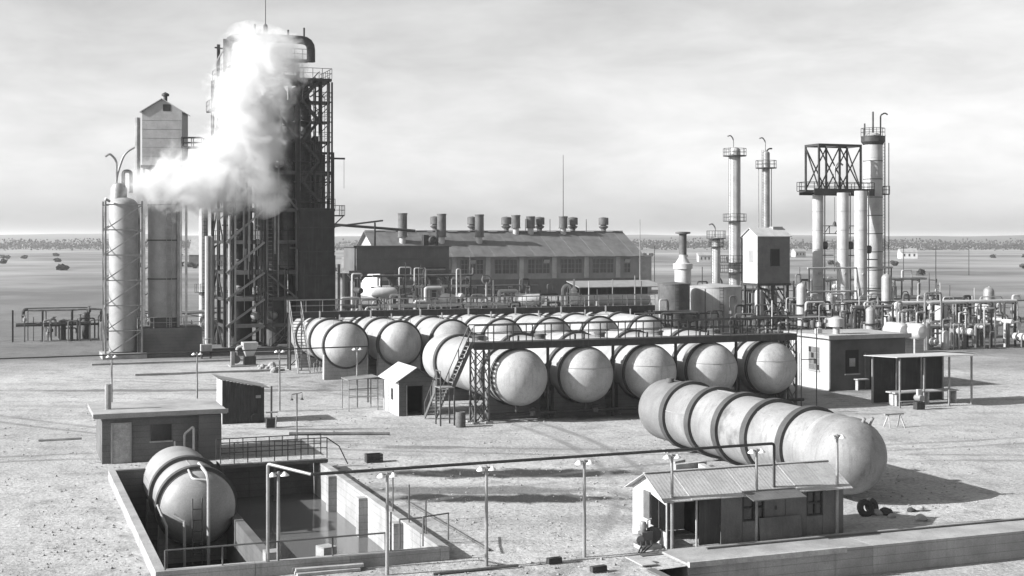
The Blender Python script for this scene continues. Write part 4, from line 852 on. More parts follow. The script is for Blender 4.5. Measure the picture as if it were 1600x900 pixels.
rack(170, 0, 8, (1.2, 2.4), 2, 'low pipe rack at the foot of the lattice vessel', (RUST, GALV), D=150, seed=12)
rack(20, 0, 9, (1.6, 3.2), 3, 'pipe rack at the far left of the plant', (RUST, GALV, STEEL), D=142, seed=13)
rack(528, 0, 20, (2.0, 4.2), 4, 'dark pipe rack behind the left half of the far tanks', (STEEL, RUST, GALV, ALUM), D=128, seed=3)
rack(700, 0, 21, (1.6, 3.6), 4, 'pipe rack with bright pipes behind the middle far tanks', (ALUM, GALV, RUST, STEEL), D=135, seed=4)
rack(850, 0, 14, (1.4, 2.8), 3, 'pipe rack before the low open shed', (GALV, STEEL, RUST, ALUM), D=150, seed=31)
rack(1010, 0, 8, (1.4, 3.0), 3, 'pipe rack before the streaked upright tank', (GALV, STEEL, RUST, ALUM), D=140, seed=32)
rack(600, 0, 26, (1.8, 3.4), 3, 'dark pipe rack along the engine house base', (STEEL, RUST, GALV), D=205, seed=33, dense=1.6)
rack(560, 0, 15, (2.2, 4.6, 6.0), 3, 'tall pipe rack under the raised concrete basin', (STEEL, ALUM, RUST), D=170, seed=6)

# ------------------------------------------------------------------ raised concrete basin on columns
D_ = 196.0; rb = thing('raised_basin', 'raised concrete cooling basin on heavy columns left of the engine house', 'basin', AT(557, D_))
z0, z1 = ZV(424, D_), ZV(386, D_)
MB().box(0, 14.2, 0, .4, z0, z1).build('front_wall', SIDING, rb); MB().box(-.2, .2, .4, 7, z0, z1).build('end_wall', SIDING, rb); MB().box(13.8, 14.2, .4, 7, z0, z1).build('end_wall', SIDING, rb); MB().box(.2, 13.8, 6.6, 7, z0, z1).build('back_wall', SIDING, rb); MB().box(-.2, 14.2, 0, 7, z0-.4, z0-.003).build('floor', CONCD, rb)
MB().box(-.5, 14.5, -.25, 7.3, z1+.003, z1+.2).build('coping', SIDING, rb); MB().box(-.05, 14.25, -.1, 0, (z0+z1)/2-.1, (z0+z1)/2+.05).build('string_course', SIDING, rb); MB().box(-1.2, 14.4, -.35, .0, z0-.3, z0+.12).build('edge_beam', SIDING, rb)
for x in (.1, 7.2, 13.6):
    for y in (.2, 6.4):
        MB().box(x-.4, x+.5, y-.4, y+.5, 0, z0-.41).build('pillar', CONCD, rb)
        MB().prism([(x-1.5, z0-.41), (x+1.6, z0-.41), (x+.5, z0-1.6), (x-.4, z0-1.6)], y-.3, y+.4, 'y').build('bracket', CONCD, rb)
for k in range(3): MB().path([(9.2+k*.8, -.3, 0), (9.2+k*.8, -.3, z0+.4-.2*k), (13.5, -.3, z0+.4-.2*k)], .14, 8, bend=.4).build('pipe', [STEEL, GALV, RUST][k], rb)
MB().lathe([(.01, -1.3), (.55, -1.2), (.7, -.8), (.7, .8), (.55, 1.2), (.01, 1.3)], 14, (12, 2, z1+1.0), 'y').build('drum', STEEL, rb); MB().box(10.6, 11.4, 1.2, 2.2, z1+.2, z1+1.8).build('pump', STEEL, rb); MB().tube((12.6, 1, z1+.2), (12.6, 1, z1+2.6), .25, 8).build('vent', STEEL, rb)
MB().path([(-4.5, 2.0, z1+3.4), (9.5, 2.0, z1+2.4)], .2, 8).build('flume', STEEL, rb); MB().path([(-4.5, 1.5, z1+2.8), (4.4, 1.5, z1+3.9)], .13, 8).build('flume', STEEL, rb); MB().bar((3.2, 1.6, z1), (3.2, 1.6, z1+3.6), .22).build('post', STEEL, rb)
for k in range(4): MB().path([(-3.2+k*.7, .5, 0), (-3.2+k*.7, .5, 8.5-k*1.3)], .2, 8).build('pipe', [STEEL, RUST, GALV, STEEL][k], rb)

# ------------------------------------------------------------------ engine house with roof stacks
D_ = 246.0; BL = 52.5; E0 = AT(594, D_); eng = thing('engine_house', 'long engine house with striped sheet roof and window bays', 'building', E0)
def on_eng(u, y):
    bx, by = E0[0]+y*ey[0], E0[1]+y*ey[1]; r = (u-800)/F; s_ = (r*by-bx)/(ex[0]-r*ex[1]); return (bx+s_*ex[0], by+s_*ex[1])
ze, zr, half = 7.95, 12.2, 9.0
MB().box(0, BL, 0, .3, 0, 3.2).build('brick_base', BRICK, eng); MB().box(0, BL, -.0, .3, 3.2, ze).build('front_wall', ENGW, eng)
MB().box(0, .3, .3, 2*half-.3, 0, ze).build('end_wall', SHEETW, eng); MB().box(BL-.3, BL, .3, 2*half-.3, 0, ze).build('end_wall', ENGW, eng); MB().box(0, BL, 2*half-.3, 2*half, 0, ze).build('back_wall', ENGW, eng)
for x in (0, BL-.3): MB().prism([(.0, ze), (2*half, ze), (half, zr)], x, x+.3, 'x').build('gable', SHEETW, eng)
for s_ in (0, 1):
    n = 26
    for k in range(n):
        x0, x1 = -.7+k*(BL+1.4)/n, -.7+(k+1)*(BL+1.4)/n; dz = .05*(k % 2)
        pr = [(-1.2, ze-.57+dz), (half, zr+dz), (half, zr+.1+dz), (-1.2, ze-.47+dz)]; pr = [(2*half-a, b) for a, b in pr] if s_ else pr
        MB().prism(pr, x0-.05, x1+.05, 'x').build('roof_sheet', ROOFD, eng)
MB().box(-.7, BL+.7, half-.35, half+.35, zr+.16, zr+.3).build('ridge_cap', ROOFM, eng)
for k in range(6):
    x = 14.2+k*6.75; MB().box(x-.45, x+.45, -.28, 0, 3.3, ze-.5).build('pilaster', CONC, eng)
for k in range(6):
    for j in range(3):
        x0 = 15.6+k*6.75+j*1.55; 
        if x0 > BL-2: continue
        wnd = MB().box(x0, x0+1.3, -.04, 0, 4.3, 6.9).build('window', GLASS, eng)
        for x in (x0-.06, x0+.6, x0+1.28): MB().box(x, x+.08, -.1, -.04, 4.2, 7.0).build('frame', ENGW, wnd)
        for z in (4.2, 5.1, 6.0, 6.92): MB().box(x0, x0+1.3, -.1, -.05, z, z+.07).build('frame', ENGW, wnd)
        if (k*3+j) % 7 == 1: MB().cbox((x0+.65, -.2, 6.5), (1.2, .05, .85), Matrix.Rotation(.5, 3, 'X')).build('pane', SHEET, wnd)
MB().box(BL, BL+3.6, 1.5, 12, 0, ze-.6).build('annex_wall', SHEET, eng); MB().box(BL-.1, BL+3.8, 1.3, 12.2, ze-.597, ze-.35).build('annex_roof', ROOFM, eng)
slope = (zr-ze)/half
for k, (u, v0, v1) in enumerate(((629, 333, 371), (690, 334, 372), (749, 335, 373), (806, 336, 366), (829, 338, 361), (880, 338, 361))):
    dd = D_+9+.06*(u-592); y = 4.5 if v1 > 370 else 8.2; XY = on_eng(u, y); zb_ = ze+slope*y-.3; zt = ZV(v0, XY[1])
    st = thing('roof_stack', 'tall cylindrical roof stack on the engine house, ' + ORD[k] + ' from the gable end', 'chimney', XY, TH, 'engine house stacks')
    MB().lathe([(.6, zb_), (.6, zb_+1.5)], 14).build('stack_foot', PALE, st); MB().lathe([(.98, zb_+1.4), (.98, zb_+1.52), (.85, zb_+1.53), (.85, zt), (.92, zt), (.92, zt-.25), (.86, zt-.26)], 18, close=False).build('stack_barrel', RUST, st); MB().lathe([(.01, zt-.4), (.84, zt-.4), (.84, zt-.32), (.01, zt-.32)], 14).build('stack_mouth', BLACK, st)
for k, u in enumerate((680, 738, 791, 843, 895, 943)):
    y = 9.4; zb_ = ze+slope*(2*half-y)-.2 if y > half else ze+slope*y
    st = thing('roof_ventilator', 'squat turned roof ventilator on the engine house ridge, ' + ORD[k] + ' from the gable end', 'ventilator', on_eng(u, y)+(zb_,), TH, 'engine house ventilators')
    MB().lathe([(.55, -.4), (.5, 1.0), (.9, 1.3), (1.0, 1.5), (.6, 1.7), (.55, 1.9)], 14, close=False).build('ventilator_neck', RUST, st); MB().lathe([(.95, 1.85), (1.0, 1.9), (1.0, 3.2), (.9, 3.3), (.01, 3.45)], 16).build('ventilator_cap', RUST, st); MB().lathe([(.01, 1.85), (.95, 1.85)], 14).build('cap_base', STEEL, st)
ms = thing('radio_mast', 'thin tall mast rising behind the engine house ridge', 'mast', AT(880, 275)); MB().path([(0, 0, 0), (0, 0, 28)], .12, 6, r1=.05).build('pole', STEEL, ms); MB().lathe([(.5, 0), (.15, .8)], 8).build('mast_foot', CONC, ms)
ms = thing('radio_mast', 'slender pale pole beside the engine house annex', 'mast', AT(1000, 250)); MB().path([(0, 0, 0), (0, 0, 14.5)], .12, 6, r1=.06).build('pole', GALV, ms); MB().lathe([(.5, 0), (.15, .8)], 8).build('mast_foot', CONC, ms)
for k in range(6):
    u = 860+k*22; x = (u-592)/F*D_*1.02
    MB().tube((x, 8.8, zr), (x, 8.8, zr+2.6), .07, 5).build('vent_rod', STEEL, eng)

# bright manifold pieces behind the far tanks
def manifold(u, D, kind, label, rz=TH):
    t = thing('pipe_manifold', label, 'manifold', AT(u, D), rz)
    if kind == 'frame':
        MB().path([(0,0,0), (0,0,5.4), (2.0,0,5.4), (2.0,0,0)], .2, 8, bend=.2).build('pipe', ALUM, t); MB().path([(-1.2,0,3.9), (3.2,0,3.9)], .22, 8).build('pipe', ALUM, t)
        for x in (.6, 1.4): MB().tube((x,0,3.9), (x,0,5.3), .12, 8).build('pipe', GALV, t)
        MB().path([(-1.2,0,3.9), (-1.2,0,0)], .2, 8).build('pipe', ALUM, t)
    if kind == 'loop':
        MB().path([(0,0,3.2), (0,0,5.6), (.3,0,5.95), (.65,0,5.95), (.95,0,5.6), (.95,0,3.2)], .17, 8, bend=.25).build('pipe_loop', ALUM, t); MB().path([(-4.0,0,0), (-4.0,0,3.3), (1.6,0,3.3)], .2, 8, bend=.3).build('pipe', ALUM, t)
        for x in (-2.8, -1.2, .4): MB().tube((x,0,0), (x,0,3.2), .12, 6).build('support', GALV, t)
    if kind == 'valve':
        MB().lathe([(.2,0), (.2,3.2), (.45,3.3), (.45,3.6), (.3,3.8), (.5,4.4), (.5,5.0), (.3,5.3), (.35,5.5), (.12,5.8), (.1,6.6), (.01,6.7)], 12).build('valve_body', ALUM, t)
        for z in (4.0, 5.1): MB().lathe([(.28,z), (.6,z), (.6,z+.1), (.28,z+.1)], 12, close=False).build('flange', GALV, t)
        stair(t, (1.9, 0, 1.0), (.7, 0, 4.2), .7, (0, 1, 0), PALE)
    if kind == 'wheel':
        MB().lathe([(.45, -.06), (.6, -.06), (.6, .06), (.45, .06), (.45, -.06)], 18, (0,0,5.9), 'y', False).build('handwheel', GALV, t); MB().tube((0,0,0), (0,0,5.6), .14, 8).build('stem', GALV, t); MB().path([(.7,0,0), (.7,0,5.8), (.3,0,6.4), (-.5,0,6.4)], .08, 6, bend=.3).build('pipe', RUST, t)
    if kind == 'drum':
        MB().lathe([(.01,-1.6), (.4,-1.5), (.62,-1.1), (.62,1.1), (.4,1.5), (.01,1.6)], 16, (0,0,4.6), 'y').build('drum', ALUM, t)
        for y in (-.8, .8): MB().box(-.35, .35, y-.1, y+.1, 0, 4.1).build('support', STEEL, t)
    return t
manifold(700, 140, 'drum', 'bright drum on supports left of the square white pipe frame'); manifold(780, 142, 'frame', 'square white pipe frame behind the far tanks'); manifold(828, 140, 'drum', 'bright drum on supports right of the square white pipe frame', TH+1.2)
manifold(879, 143, 'loop', 'white pipe loop standing behind the far catwalk'); manifold(897, 142, 'valve', 'tall white valve with ladder beside the pipe loop'); manifold(760, 165, 'wheel', 'tall valve stem with hand wheel before the engine house')
manifold(665, 150, 'frame', 'white pipe frame under the raised basin'); manifold(600, 158, 'drum', 'bright drum in the shade of the raised basin', TH+1.4)
# low flat roofs right of the manifold
lr = thing('open_shed', 'low open pipe shed with pale roof before the engine house', 'shed', AT(905, 172)); 
for k in range(6): MB().prism([(0, 4.6), (4.2, 5.3), (4.2, 5.4), (0, 4.7)], k*2.0, k*2.0+1.99, 'x').build('roof_sheet', SHEET, lr)
for x in (.2, 4, 8, 11.6):
    for y in (.2, 4): MB().bar((x, y, 0), (x, y, 4.55+(.6 if y > 1 else 0)), .18).build('post', STEEL, lr)
MB().box(.2, 11.7, 3.9, 4.0, 0, 4.5).build('back_wall', TAR, lr)
dt = thing('horizontal_drum', 'long pale drum on piers before the low open shed', 'vessel', AT(960, 146), TH-1.45)
MB().lathe([(.01, -4.6), (.5, -4.4), (.62, -4), (.62, 4), (.5, 4.4), (.01, 4.6)], 18, (0, 0, 4.2), 'y').build('drum', PALE, dt)
for y in (-3, 0, 3): MB().box(-.5, .5, y-.2, y+.2, 0, 3.7).build('pier', CONCD, dt)
db = thing('switch_house', 'dark flat-topped hut behind the right end of the far tanks', 'hut', AT(938, 124)); MB().box(0, 4.5, 0, 3.0, 0, 4.3).build('wall', TAR, db); MB().box(-.2, 4.7, -.2, 3.2, 4.303, 4.5).build('roof', STEEL, db); MB().box(1, 1.9, -.05, 0, 0, 2.1).build('door', STEEL, db); MB().box(2.6, 3.6, -.05, 0, 1.6, 2.6).build('window', GLASS, db)
for k, x in enumerate((.6, 1.9)): MB().lathe([(.02, .3), (.08, .25), (.2, 0), (.02, 0)], 10, (x, -.1, 3.6)).build('lamp_shade', CERAM, db)

# ------------------------------------------------------------------ upright storage tanks, stack and process columns at right
def upright(u, D, dia, vtop, label, m, band=0):
    t = thing('upright_tank', label, 'storage tank', AT(u, D)); z = ZV(vtop, D); r = dia/2
    MB().lathe([(.01, 0), (r, 0), (r, z), (r-.1, z)], 40, close=False).build('shell', m, t); MB().lathe([(r+.06, z-.12), (r+.06, z+.02), (.01, z+r*.12)], 40, close=False).build('roof', m, t)
    for k in range(1, 3): MB().lathe([(r-.01, z*k/3-.03), (r+.03, z*k/3-.03), (r+.03, z*k/3+.03), (r-.01, z*k/3+.03)], 40, close=False).build('seam_band', m, t)
    ladder(t, (-r*.3, -r-.05, 0), (-r*.3, -r-.05, z), .5); return t
upright(1118, 160, 6.1, 447, 'wide pale upright tank beside the raised box house', WHITE); upright(1053, 157, 3.7, 443, 'dull rust-streaked upright tank left of the wide pale one', RUST)
for k in range(3): pass
sk = thing('flare_stack', 'short dark stack with flared base behind the upright tanks', 'chimney', AT(1067, 178)); z = lambda v: ZV(v, 178)
MB().lathe([(1.1, 0), (1.1, z(420)), (1.3, z(420)), (1.3, z(412)), (1.0, z(411))], 18).build('base_drum', ALUM, sk); MB().lathe([(1.0, z(411)), (.5, z(402)), (.5, z(398))], 18).build('cone', ALUM, sk); MB().lathe([(.5, z(398)), (.5, z(366)), (1.0, z(365)), (1.0, z(362.5)), (.4, z(362))], 16).build('barrel', RUST, sk)
def column(u, D, r, vtop, label, m, plats=(), goose=True, base=0, ladder_side=1):
    t = thing('process_column', label, 'column', AT(u, D)); zt = ZV(vtop, D)
    vessel(t, 0, 0, r, base, zt, m, 24, .35, 'shell')
    n = int((zt-base)/2.4)
    for k in range(1, n): MB().lathe([(r-.01, base+k*2.4-.03), (r+.025, base+k*2.4-.03), (r+.025, base+k*2.4+.03), (r-.01, base+k*2.4+.03)], 24, close=False).build('seam_band', m, t)
    MB().lathe([(r*1.25, 0), (r*1.02, .8)], 16).build('skirt', CONC, t)
    for v, R2 in plats:
        z_ = ZV(v, D); MB().lathe([(r-.02, z_-.12), (r+R2, z_-.12), (r+R2, z_), (r-.02, z_)], 20, close=False).build('ring_platform', STEEL, t)
        railing(t, [((r+R2-.04)*math.cos(a), (r+R2-.04)*math.sin(a), z_) for a in [R_(q*36) for q in range(11)]], 1.05, .9, .035, STEEL)
    ladder(t, (-(r+.25)*ladder_side, -.4, 0), (-(r+.25)*ladder_side, -.4, zt+.5), .5, 'y')
    if goose: MB().path([(-.3*r, 0, zt), (-.3*r, 0, zt+1.9), (-.3*r-.5, 0, zt+2.4), (-.3*r-1.0, 0, zt+2.2)], .1, 8, bend=.4).build('gooseneck', GALV, t)
    MB().path([((r+.35)*ladder_side, 0, 0), ((r+.35)*ladder_side, 0, (zt-base)*.45), (r*.9*ladder_side, 0, (zt-base)*.45+.4)], .12, 8, bend=.3).build('side_pipe', GALV, t)
    return t
column(1148, 205, .88, 236, 'tall pale process column with railed crown, left of the slender one', PALE, ((243, .9), (345, .9), (410, 1.6), (425, 1.6)))
c2 = column(1197, 200, .55, 240, 'slender grey column with railed crown behind the raised box house', GALV, ((262, 1.0),), base=0); MB().path([(.1, 0, ZV(240, 200)), (.1, 0, ZV(236, 200)), (.5, 0, ZV(232, 200)), (1.0, 0, ZV(232, 200))], .12, 8, bend=.4).build('vent_pipe', RUST, c2)
for x in (-1.1, 1.1): MB().tube((x, .3, 0), (x, .3, ZV(262, 200)), .06, 6).build('pipe', GALV, c2)
column(1119, 195, .6, 375, 'short pale column behind the wide upright tank', PALE, ((372, .8), (385, .5)))
# four columns, shared deck and head frame
D4 = 172.0
for k, (u, r, vt, lab) in enumerate(((1278, .68, 304, 'pale process column at the left end of the shared deck'), (1317, .74, 302, 'pale process column in the middle of the shared deck'), (1345, .80, 300, 'pale process column at the right end of the shared deck'))):
    c_ = thing('process_column', lab, 'column', AT(u, D4-2*k), TH, 'columns under the shared deck'); zt = ZV(vt, D4)
    MB().lathe([(r*1.3, 0), (r*1.05, 1.0), (r, 1.0), (r, zt)], 24).build('shell', PALE, c_)
    for q in range(1, 7): MB().lathe([(r-.01, q*2.4-.04), (r+.03, q*2.4-.04), (r+.03, q*2.4+.04), (r-.01, q*2.4+.04)], 24, close=False).build('seam_band', DULL, c_)
    z_ = ZV(398 + 6*(k > 1), D4); MB().box(r*.3, r+1.3, -.6, .6, z_-.12, z_).build('bracket_platform', STEEL, c_); MB().lathe([(.2, -.5), (.35, -.3), (.35, .3), (.2, .5)], 10, (r+.2, -.3, z_+1.2)).build('valve', STEEL, c_)
    MB().path([(r+.15, -.3, 0), (r+.15, -.3, zt)], .08, 6).build('pipe', GALV, c_)
    for q in range(3): MB().lathe([(.01, -.2), (.18, -.2), (.18, .2), (.01, .2)], 8, (-.2, -r, 1.5+q*2.5), 'y').build('nozzle', GALV, c_)
dk = thing('column_deck', 'railed steel deck and open head frame on top of the process columns', 'platform', AT(1265, D4)); zd = ZV(296, D4)
MB().box(-.5, 8.6, -1.8, 1.6, zd-.35, zd-.25).build('deck', STEEL, dk); MB().box(-.5, 8.6, -1.85, -1.8, zd-.8, zd+.1).build('girder', STEEL, dk); MB().box(-.5, 8.6, 1.6, 1.65, zd-.7, zd).build('girder', STEEL, dk); MB().box(-1.5, -.5, -1.4, .6, zd-.3, zd-.2).build('end_deck', STEEL, dk)
railing(dk, [(-1.5, .6, zd-.2), (-1.5, -1.4, zd-.2), (-.5, -1.8, zd-.2), (8.6, -1.8, zd-.2), (8.6, 1.6, zd-.2)], 1.1, 1.0, .045, STEEL); railing(dk, [(-.5, 1.6, zd-.2), (8.6, 1.6, zd-.2)], 1.1, 1.1, .045, STEEL)
zh = ZV(227, D4)
FX = (.4, 3.5, 6.7)
for x in FX:
    for y in (-1.5, 1.5): MB().bar((x, y, zd-.3), (x, y, zh), .22).build('frame_post', STEEL, dk)
for y in (-1.5, 1.5):
    MB().bar((.3, y, zh), (6.8, y, zh), .25, .3).build('frame_beam', STEEL, dk)
    for a, b in zip(FX[:-1], FX[1:]): MB().bar((a, y, zd), (b, y, zh-.2), .13).build('frame_brace', STEEL, dk); MB().bar((b, y+.03, zd), (a, y+.03, zh-.2), .13).build('frame_brace', STEEL, dk)
for x in FX: MB().bar((x, -1.5, zh), (x, 1.5, zh), .22, .3).build('frame_beam', STEEL, dk)
for x in (.4, 6.7): MB().bar((x, -1.5, zd), (x, 1.5, zh-.2), .13).build('frame_brace', STEEL, dk)
MB().path([(3.8, 0, zd), (3.8, 0, zd+3), (4.5, 0, zd+3.6), (5.0, 0, zd+3.2)], .12, 8, bend=.5).build('vent_pipe', GALV, dk)
mb = MB(); zk = ZV(365, D4)
for z_ in (zk, zk+1.0): mb.bar((.6, 0, z_), (7, 0, z_), .1)
for q in range(8): mb.bar((.6+q*.8, 0, zk), (.6+(q+1)*.8, 0, zk+1.0) if q % 2 == 0 else (.6+q*.8, 0, zk+1.0), .07)
mb.build('truss_girder', STEEL, dk)
MB().tube((2.6, -1.7, zd-1), (2.6, -1.7, zk+1), .03, 5).build('hoist_cable', STEEL, dk); MB().lathe([(.02, .7), (.2, .5), (.3, .0), (.02, 0)], 8, (2.6, -1.7, zk+.9)).build('hoist_hook', STEEL, dk)
c4 = column(1364, 178, 1.22, 217, 'tallest pale column with dark capped crown at the right', PALE, ((213, .35),), goose=False, ladder_side=-1)
zt = ZV(217, 178); MB().lathe([(1.26, zt-.8), (1.55, zt-.4), (1.55, zt+.2), (1.2, zt+.4)], 20).build('crown_cap', STEEL, c4)
MB().tube((0, 0, zt+.8), (0, 0, zt+3.6), .12, 8).build('vent_pipe', STEEL, c4); MB().path([(1.2, 0, zt), (1.2, 0, zt+3.2), (1.9, 0, zt+3.5), (2.3, 0, zt+3.3)], .1, 8, bend=.3).build('gooseneck', STEEL, c4); MB().tube((-1.3, 0, zt), (-1.3, 0, zt+2), .1, 6).build('vent_pipe', STEEL, c4)
for z_ in [2+q*2.4 for q in range(9)]: MB().lathe([(1.2, z_-.05), (1.27, z_-.05), (1.27, z_+.05), (1.2, z_+.05)], 20, close=False).build('strap', RINGM, c4)
MB().box(1.0, 2.0, -.9, .6, zd-.5, zd-.35).build('platform', STEEL, c4); railing(c4, [(1.0, -.9, zd-.35), (2.0, -.9, zd-.35), (2.0, .6, zd-.35)], 1.0, .9, .04, STEEL)
for x in (1.5, 2.15): MB().tube((x, -.5, 0), (x, -.5, zt-.5), .06, 6).build('pipe', STEEL, c4)
# raised box house
D_ = 166.0; bh = thing('raised_house', 'sheet-clad box house raised on steel legs with one dark window', 'building', AT(1184, D_)); a0, a1, a2 = ZV(443, D_), ZV(369, D_), ZV(357, D_)
bw2, bd = 4.6, 3.6
MB().box(0, bw2, 0, .1, a0, a1).build('front_wall', SHEETG, bh); MB().box(0, .1, .1, bd-.1, a0, a1).build('side_wall', SHEETW, bh); MB().prism([(.0, a1), (bd, a1), (bd/2, a2)], 0, .1, 'x').build('gable', SHEETW, bh); MB().box(bw2-.1, bw2, .1, bd-.1, a0, a1).build('side_wall', SHEETG, bh); MB().prism([(.0, a1), (bd, a1), (bd/2, a2)], bw2-.1, bw2, 'x').build('gable', SHEETG, bh); MB().box(0, bw2, bd-.1, bd, a0, a1).build('back_wall', SHEETG, bh)  # left wall and gable pale, others dark: sun and shade in the colour
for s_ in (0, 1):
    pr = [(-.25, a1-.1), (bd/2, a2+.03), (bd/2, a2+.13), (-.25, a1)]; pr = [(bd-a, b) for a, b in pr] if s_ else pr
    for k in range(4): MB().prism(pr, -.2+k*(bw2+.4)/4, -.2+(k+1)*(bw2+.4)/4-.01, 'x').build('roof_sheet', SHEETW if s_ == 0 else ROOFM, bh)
MB().box(3.0, 4.4, bd/2-.5, bd/2+.5, a2-.1, a2+.25).build('roof_hatch', SHEET, bh)
w_ = MB().box(1.85, 3.05, -.04, 0, a0+2.2, a0+4.2).build('window', BLACK, bh)
for x in (1.8, 3.05): MB().box(x, x+.06, -.07, -.003, a0+2.1, a0+4.3).build('frame', STEEL, w_)
for z_ in (a0+2.12, a0+4.2): MB().box(1.86, 3.05, -.07, -.005, z_, z_+.08).build('frame', STEEL, w_)
MB().box(-.02, .0, 1.0, 2.2, a0+2.6, a0+4.1).build('shutter', SHEET, bh)
for z_ in (a0+2.2, a0+4.4): MB().box(-.012, bw2, -.012, -.0, z_, z_+.03).build('sheet_lap', SHEETG, bh)
MB().box(-.1, bw2+.1, -.1, bd+.1, a0-.3, a0-.003).build('floor_frame', STEEL, bh)
for x in (.2, 2.2, bw2-.2):
    for y in (.2, bd-.2): MB().bar((x, y, 0), (x, y, a0-.3), .25).build('leg', STEEL, bh)
for k, (x, y, r) in enumerate(((.9, 1.2, .5), (3.2, 1.5, .45), (2.0, 2.2, .6))): vessel(bh, x, y, r, .3, 4.2-.4*k, [PALE, GALV, RUST][k], 14)
for k in range(9): MB().path([(rn.uniform(0, bw2), rn.uniform(-.3, 2), 0), (rn.uniform(0, bw2), .4, rn.uniform(2, 4.6)), (rn.uniform(0, bw2), 1.4, 4.9)], .09, 6, bend=.3).build('pipe', [GALV, STEEL, PALE][k % 3], bh)
# brick pump house at right
D_ = 96.7; bp = thing('control_house', 'flat-roofed control house with paned window beside the near tanks', 'building', L(*inv(22.9, 96.7))); hz = 3.75
MB().box(0, 6.5, 0, .15, 0, hz).build('front_wall', BRICK, bp); MB().box(0, .15, .15, 5.2, 0, hz).build('side_wall', SHEETW, bp); MB().box(6.35, 6.5, .15, 5.2, 0, hz).build('side_wall', BRICK, bp); MB().box(0, 6.5, 5.2, 5.35, 0, hz).build('back_wall', BRICK, bp)  # left side wall pale against dark brick: its sunlight is in the colour
MB().box(-.3, 6.8, -.3, 5.7, hz+.003, hz+.22).build('roof_slab', CONC, bp); MB().box(-.32, 6.82, -.32, -.3, hz-.05, hz+.26).build('fascia', SHEET, bp)
w_ = MB().box(-.03, 0, 1.35, 2.75, 1.35, 3.05).build('window', GALV, bp)
for q in range(4):
    for s_ in range(4): MB().box(-.045, -.032, 1.37+q*.345, 1.37+q*.345+.31, 1.38+s_*.42, 1.38+s_*.42+.38).build('pane', SHEETG if (q*5+s_) % 6 else GLASS, w_)
MB().box(-.08, .0, 1.25, 2.85, 1.25, 1.348).build('sill', CONC, w_)
w_ = MB().box(1.3, 2.4, -.03, 0, 1.2, 2.9).build('window', BLACK, bp); MB().box(1.6, 2.1, -.045, -.032, 1.7, 2.3).build('pane', GALV, w_); MB().box(1.2, 2.5, -.1, -.0, 1.1, 1.198).build('sill', CONC, w_)
MB().box(3.4, 4.3, -.03, 0, 0, 2.2).build('door', BLACK, bp); dd = MB().box(4.9, 5.7, -.05, 0, 0, 2.1).build('door', SHEETG, bp); MB().box(5.0, 5.6, -.06, -.052, .9, 1.95).build('pane', GLASS, dd)
MB().tube((2.9, -.12, 0), (2.9, -.12, 2.7), .05, 6).build('pipe', RUST, bp); MB().tube((2.9, -.12, 2.6), (4.7, -.12, 2.6), .05, 6).build('pipe', RUST, bp); MB().box(1.9, 2.9, -.6, -.1, .75, .82).build('bench', WOOD, bp); MB().box(2.0, 2.1, -.5, -.2, 0, .745).build('bench_leg', WOOD, bp)
MB().lathe([(.25, 0), (.25, .5), (.55, .55), (.55, 1.15), (.3, 1.25), (.01, 1.3)], 18, (1.6, 1.6, hz+.2)).build('roof_vent', PALE, bp); MB().box(.4, .8, 2.2, 2.6, hz+.22, hz+.6).build('roof_hatch', SHEETW, bp)
for k in range(3): MB().tube((-.2, 4+k*.4, 0), (-.2, 4+k*.4, 2.5+k*.5), .04, 6).build('pipe', GALV, bp)
gp = thing('pipe_hoop', 'tall thin pipe hoop before the control house side wall', 'pipe', G(1252, 640)); MB().path([(0,0,0), (0,0,5.2), (1.15,0,5.2), (1.15,0,.1)], .035, 6, bend=.1).build('hoop', STEEL, gp); MB().tube((0,0,3.2), (1.15,0,3.2), .03, 6).build('cross_pipe', STEEL, gp)
cn = thing('work_canopy', 'pale sheet canopy on posts at the right edge of the yard', 'canopy', L(*inv(*G(1406, 638))))
for k in range(4): MB().prism([(-.4, 3.3), (3.2, 3.15), (3.2, 3.19), (-.4, 3.34)], -.5+k*1.6-0, -.5+(k+1)*1.6-.01, 'x').build('roof_sheet', SHEETW, cn)
for x in (0, 1.9, 3.9, 5.7):
    for y in (0, 2.9): MB().bar((x, y, 0), (x, y, 3.2), .1).build('post', GALV, cn)
MB().box(.3, 5.4, .9, 1.9, .82, .9).build('bench_top', WOOD, cn)
for x in (.5, 3, 5.2): MB().box(x, x+.1, 1.0, 1.8, 0, .82).build('bench_leg', WOOD, cn)
MB().box(.0, 5.8, 3.0, 3.05, 0, 3.1).build('back_wall', TAR, cn)
MB().tube((0, -.1, .45), (1.9, -.1, .45), .04, 6).build('rail', GALV, cn); MB().tube((0, -.1, 1.0), (1.9, -.1, 1.0), .04, 6).build('rail', GALV, cn)
vz = thing('pipe_vise', 'small machine on a stand below the canopy', 'machine', G(1436, 640)); MB().box(-.3, .3, -.2, .2, 0, .5).build('stand', STEEL, vz); MB().lathe([(.01, -.3), (.2, -.3), (.25, 0), (.2, .3), (.01, .3)], 12, (0, 0, .75), 'y').build('drum', GALV, vz); MB().box(-.15, .15, -.1, .1, .9, 1.3).build('head', PALE, vz)

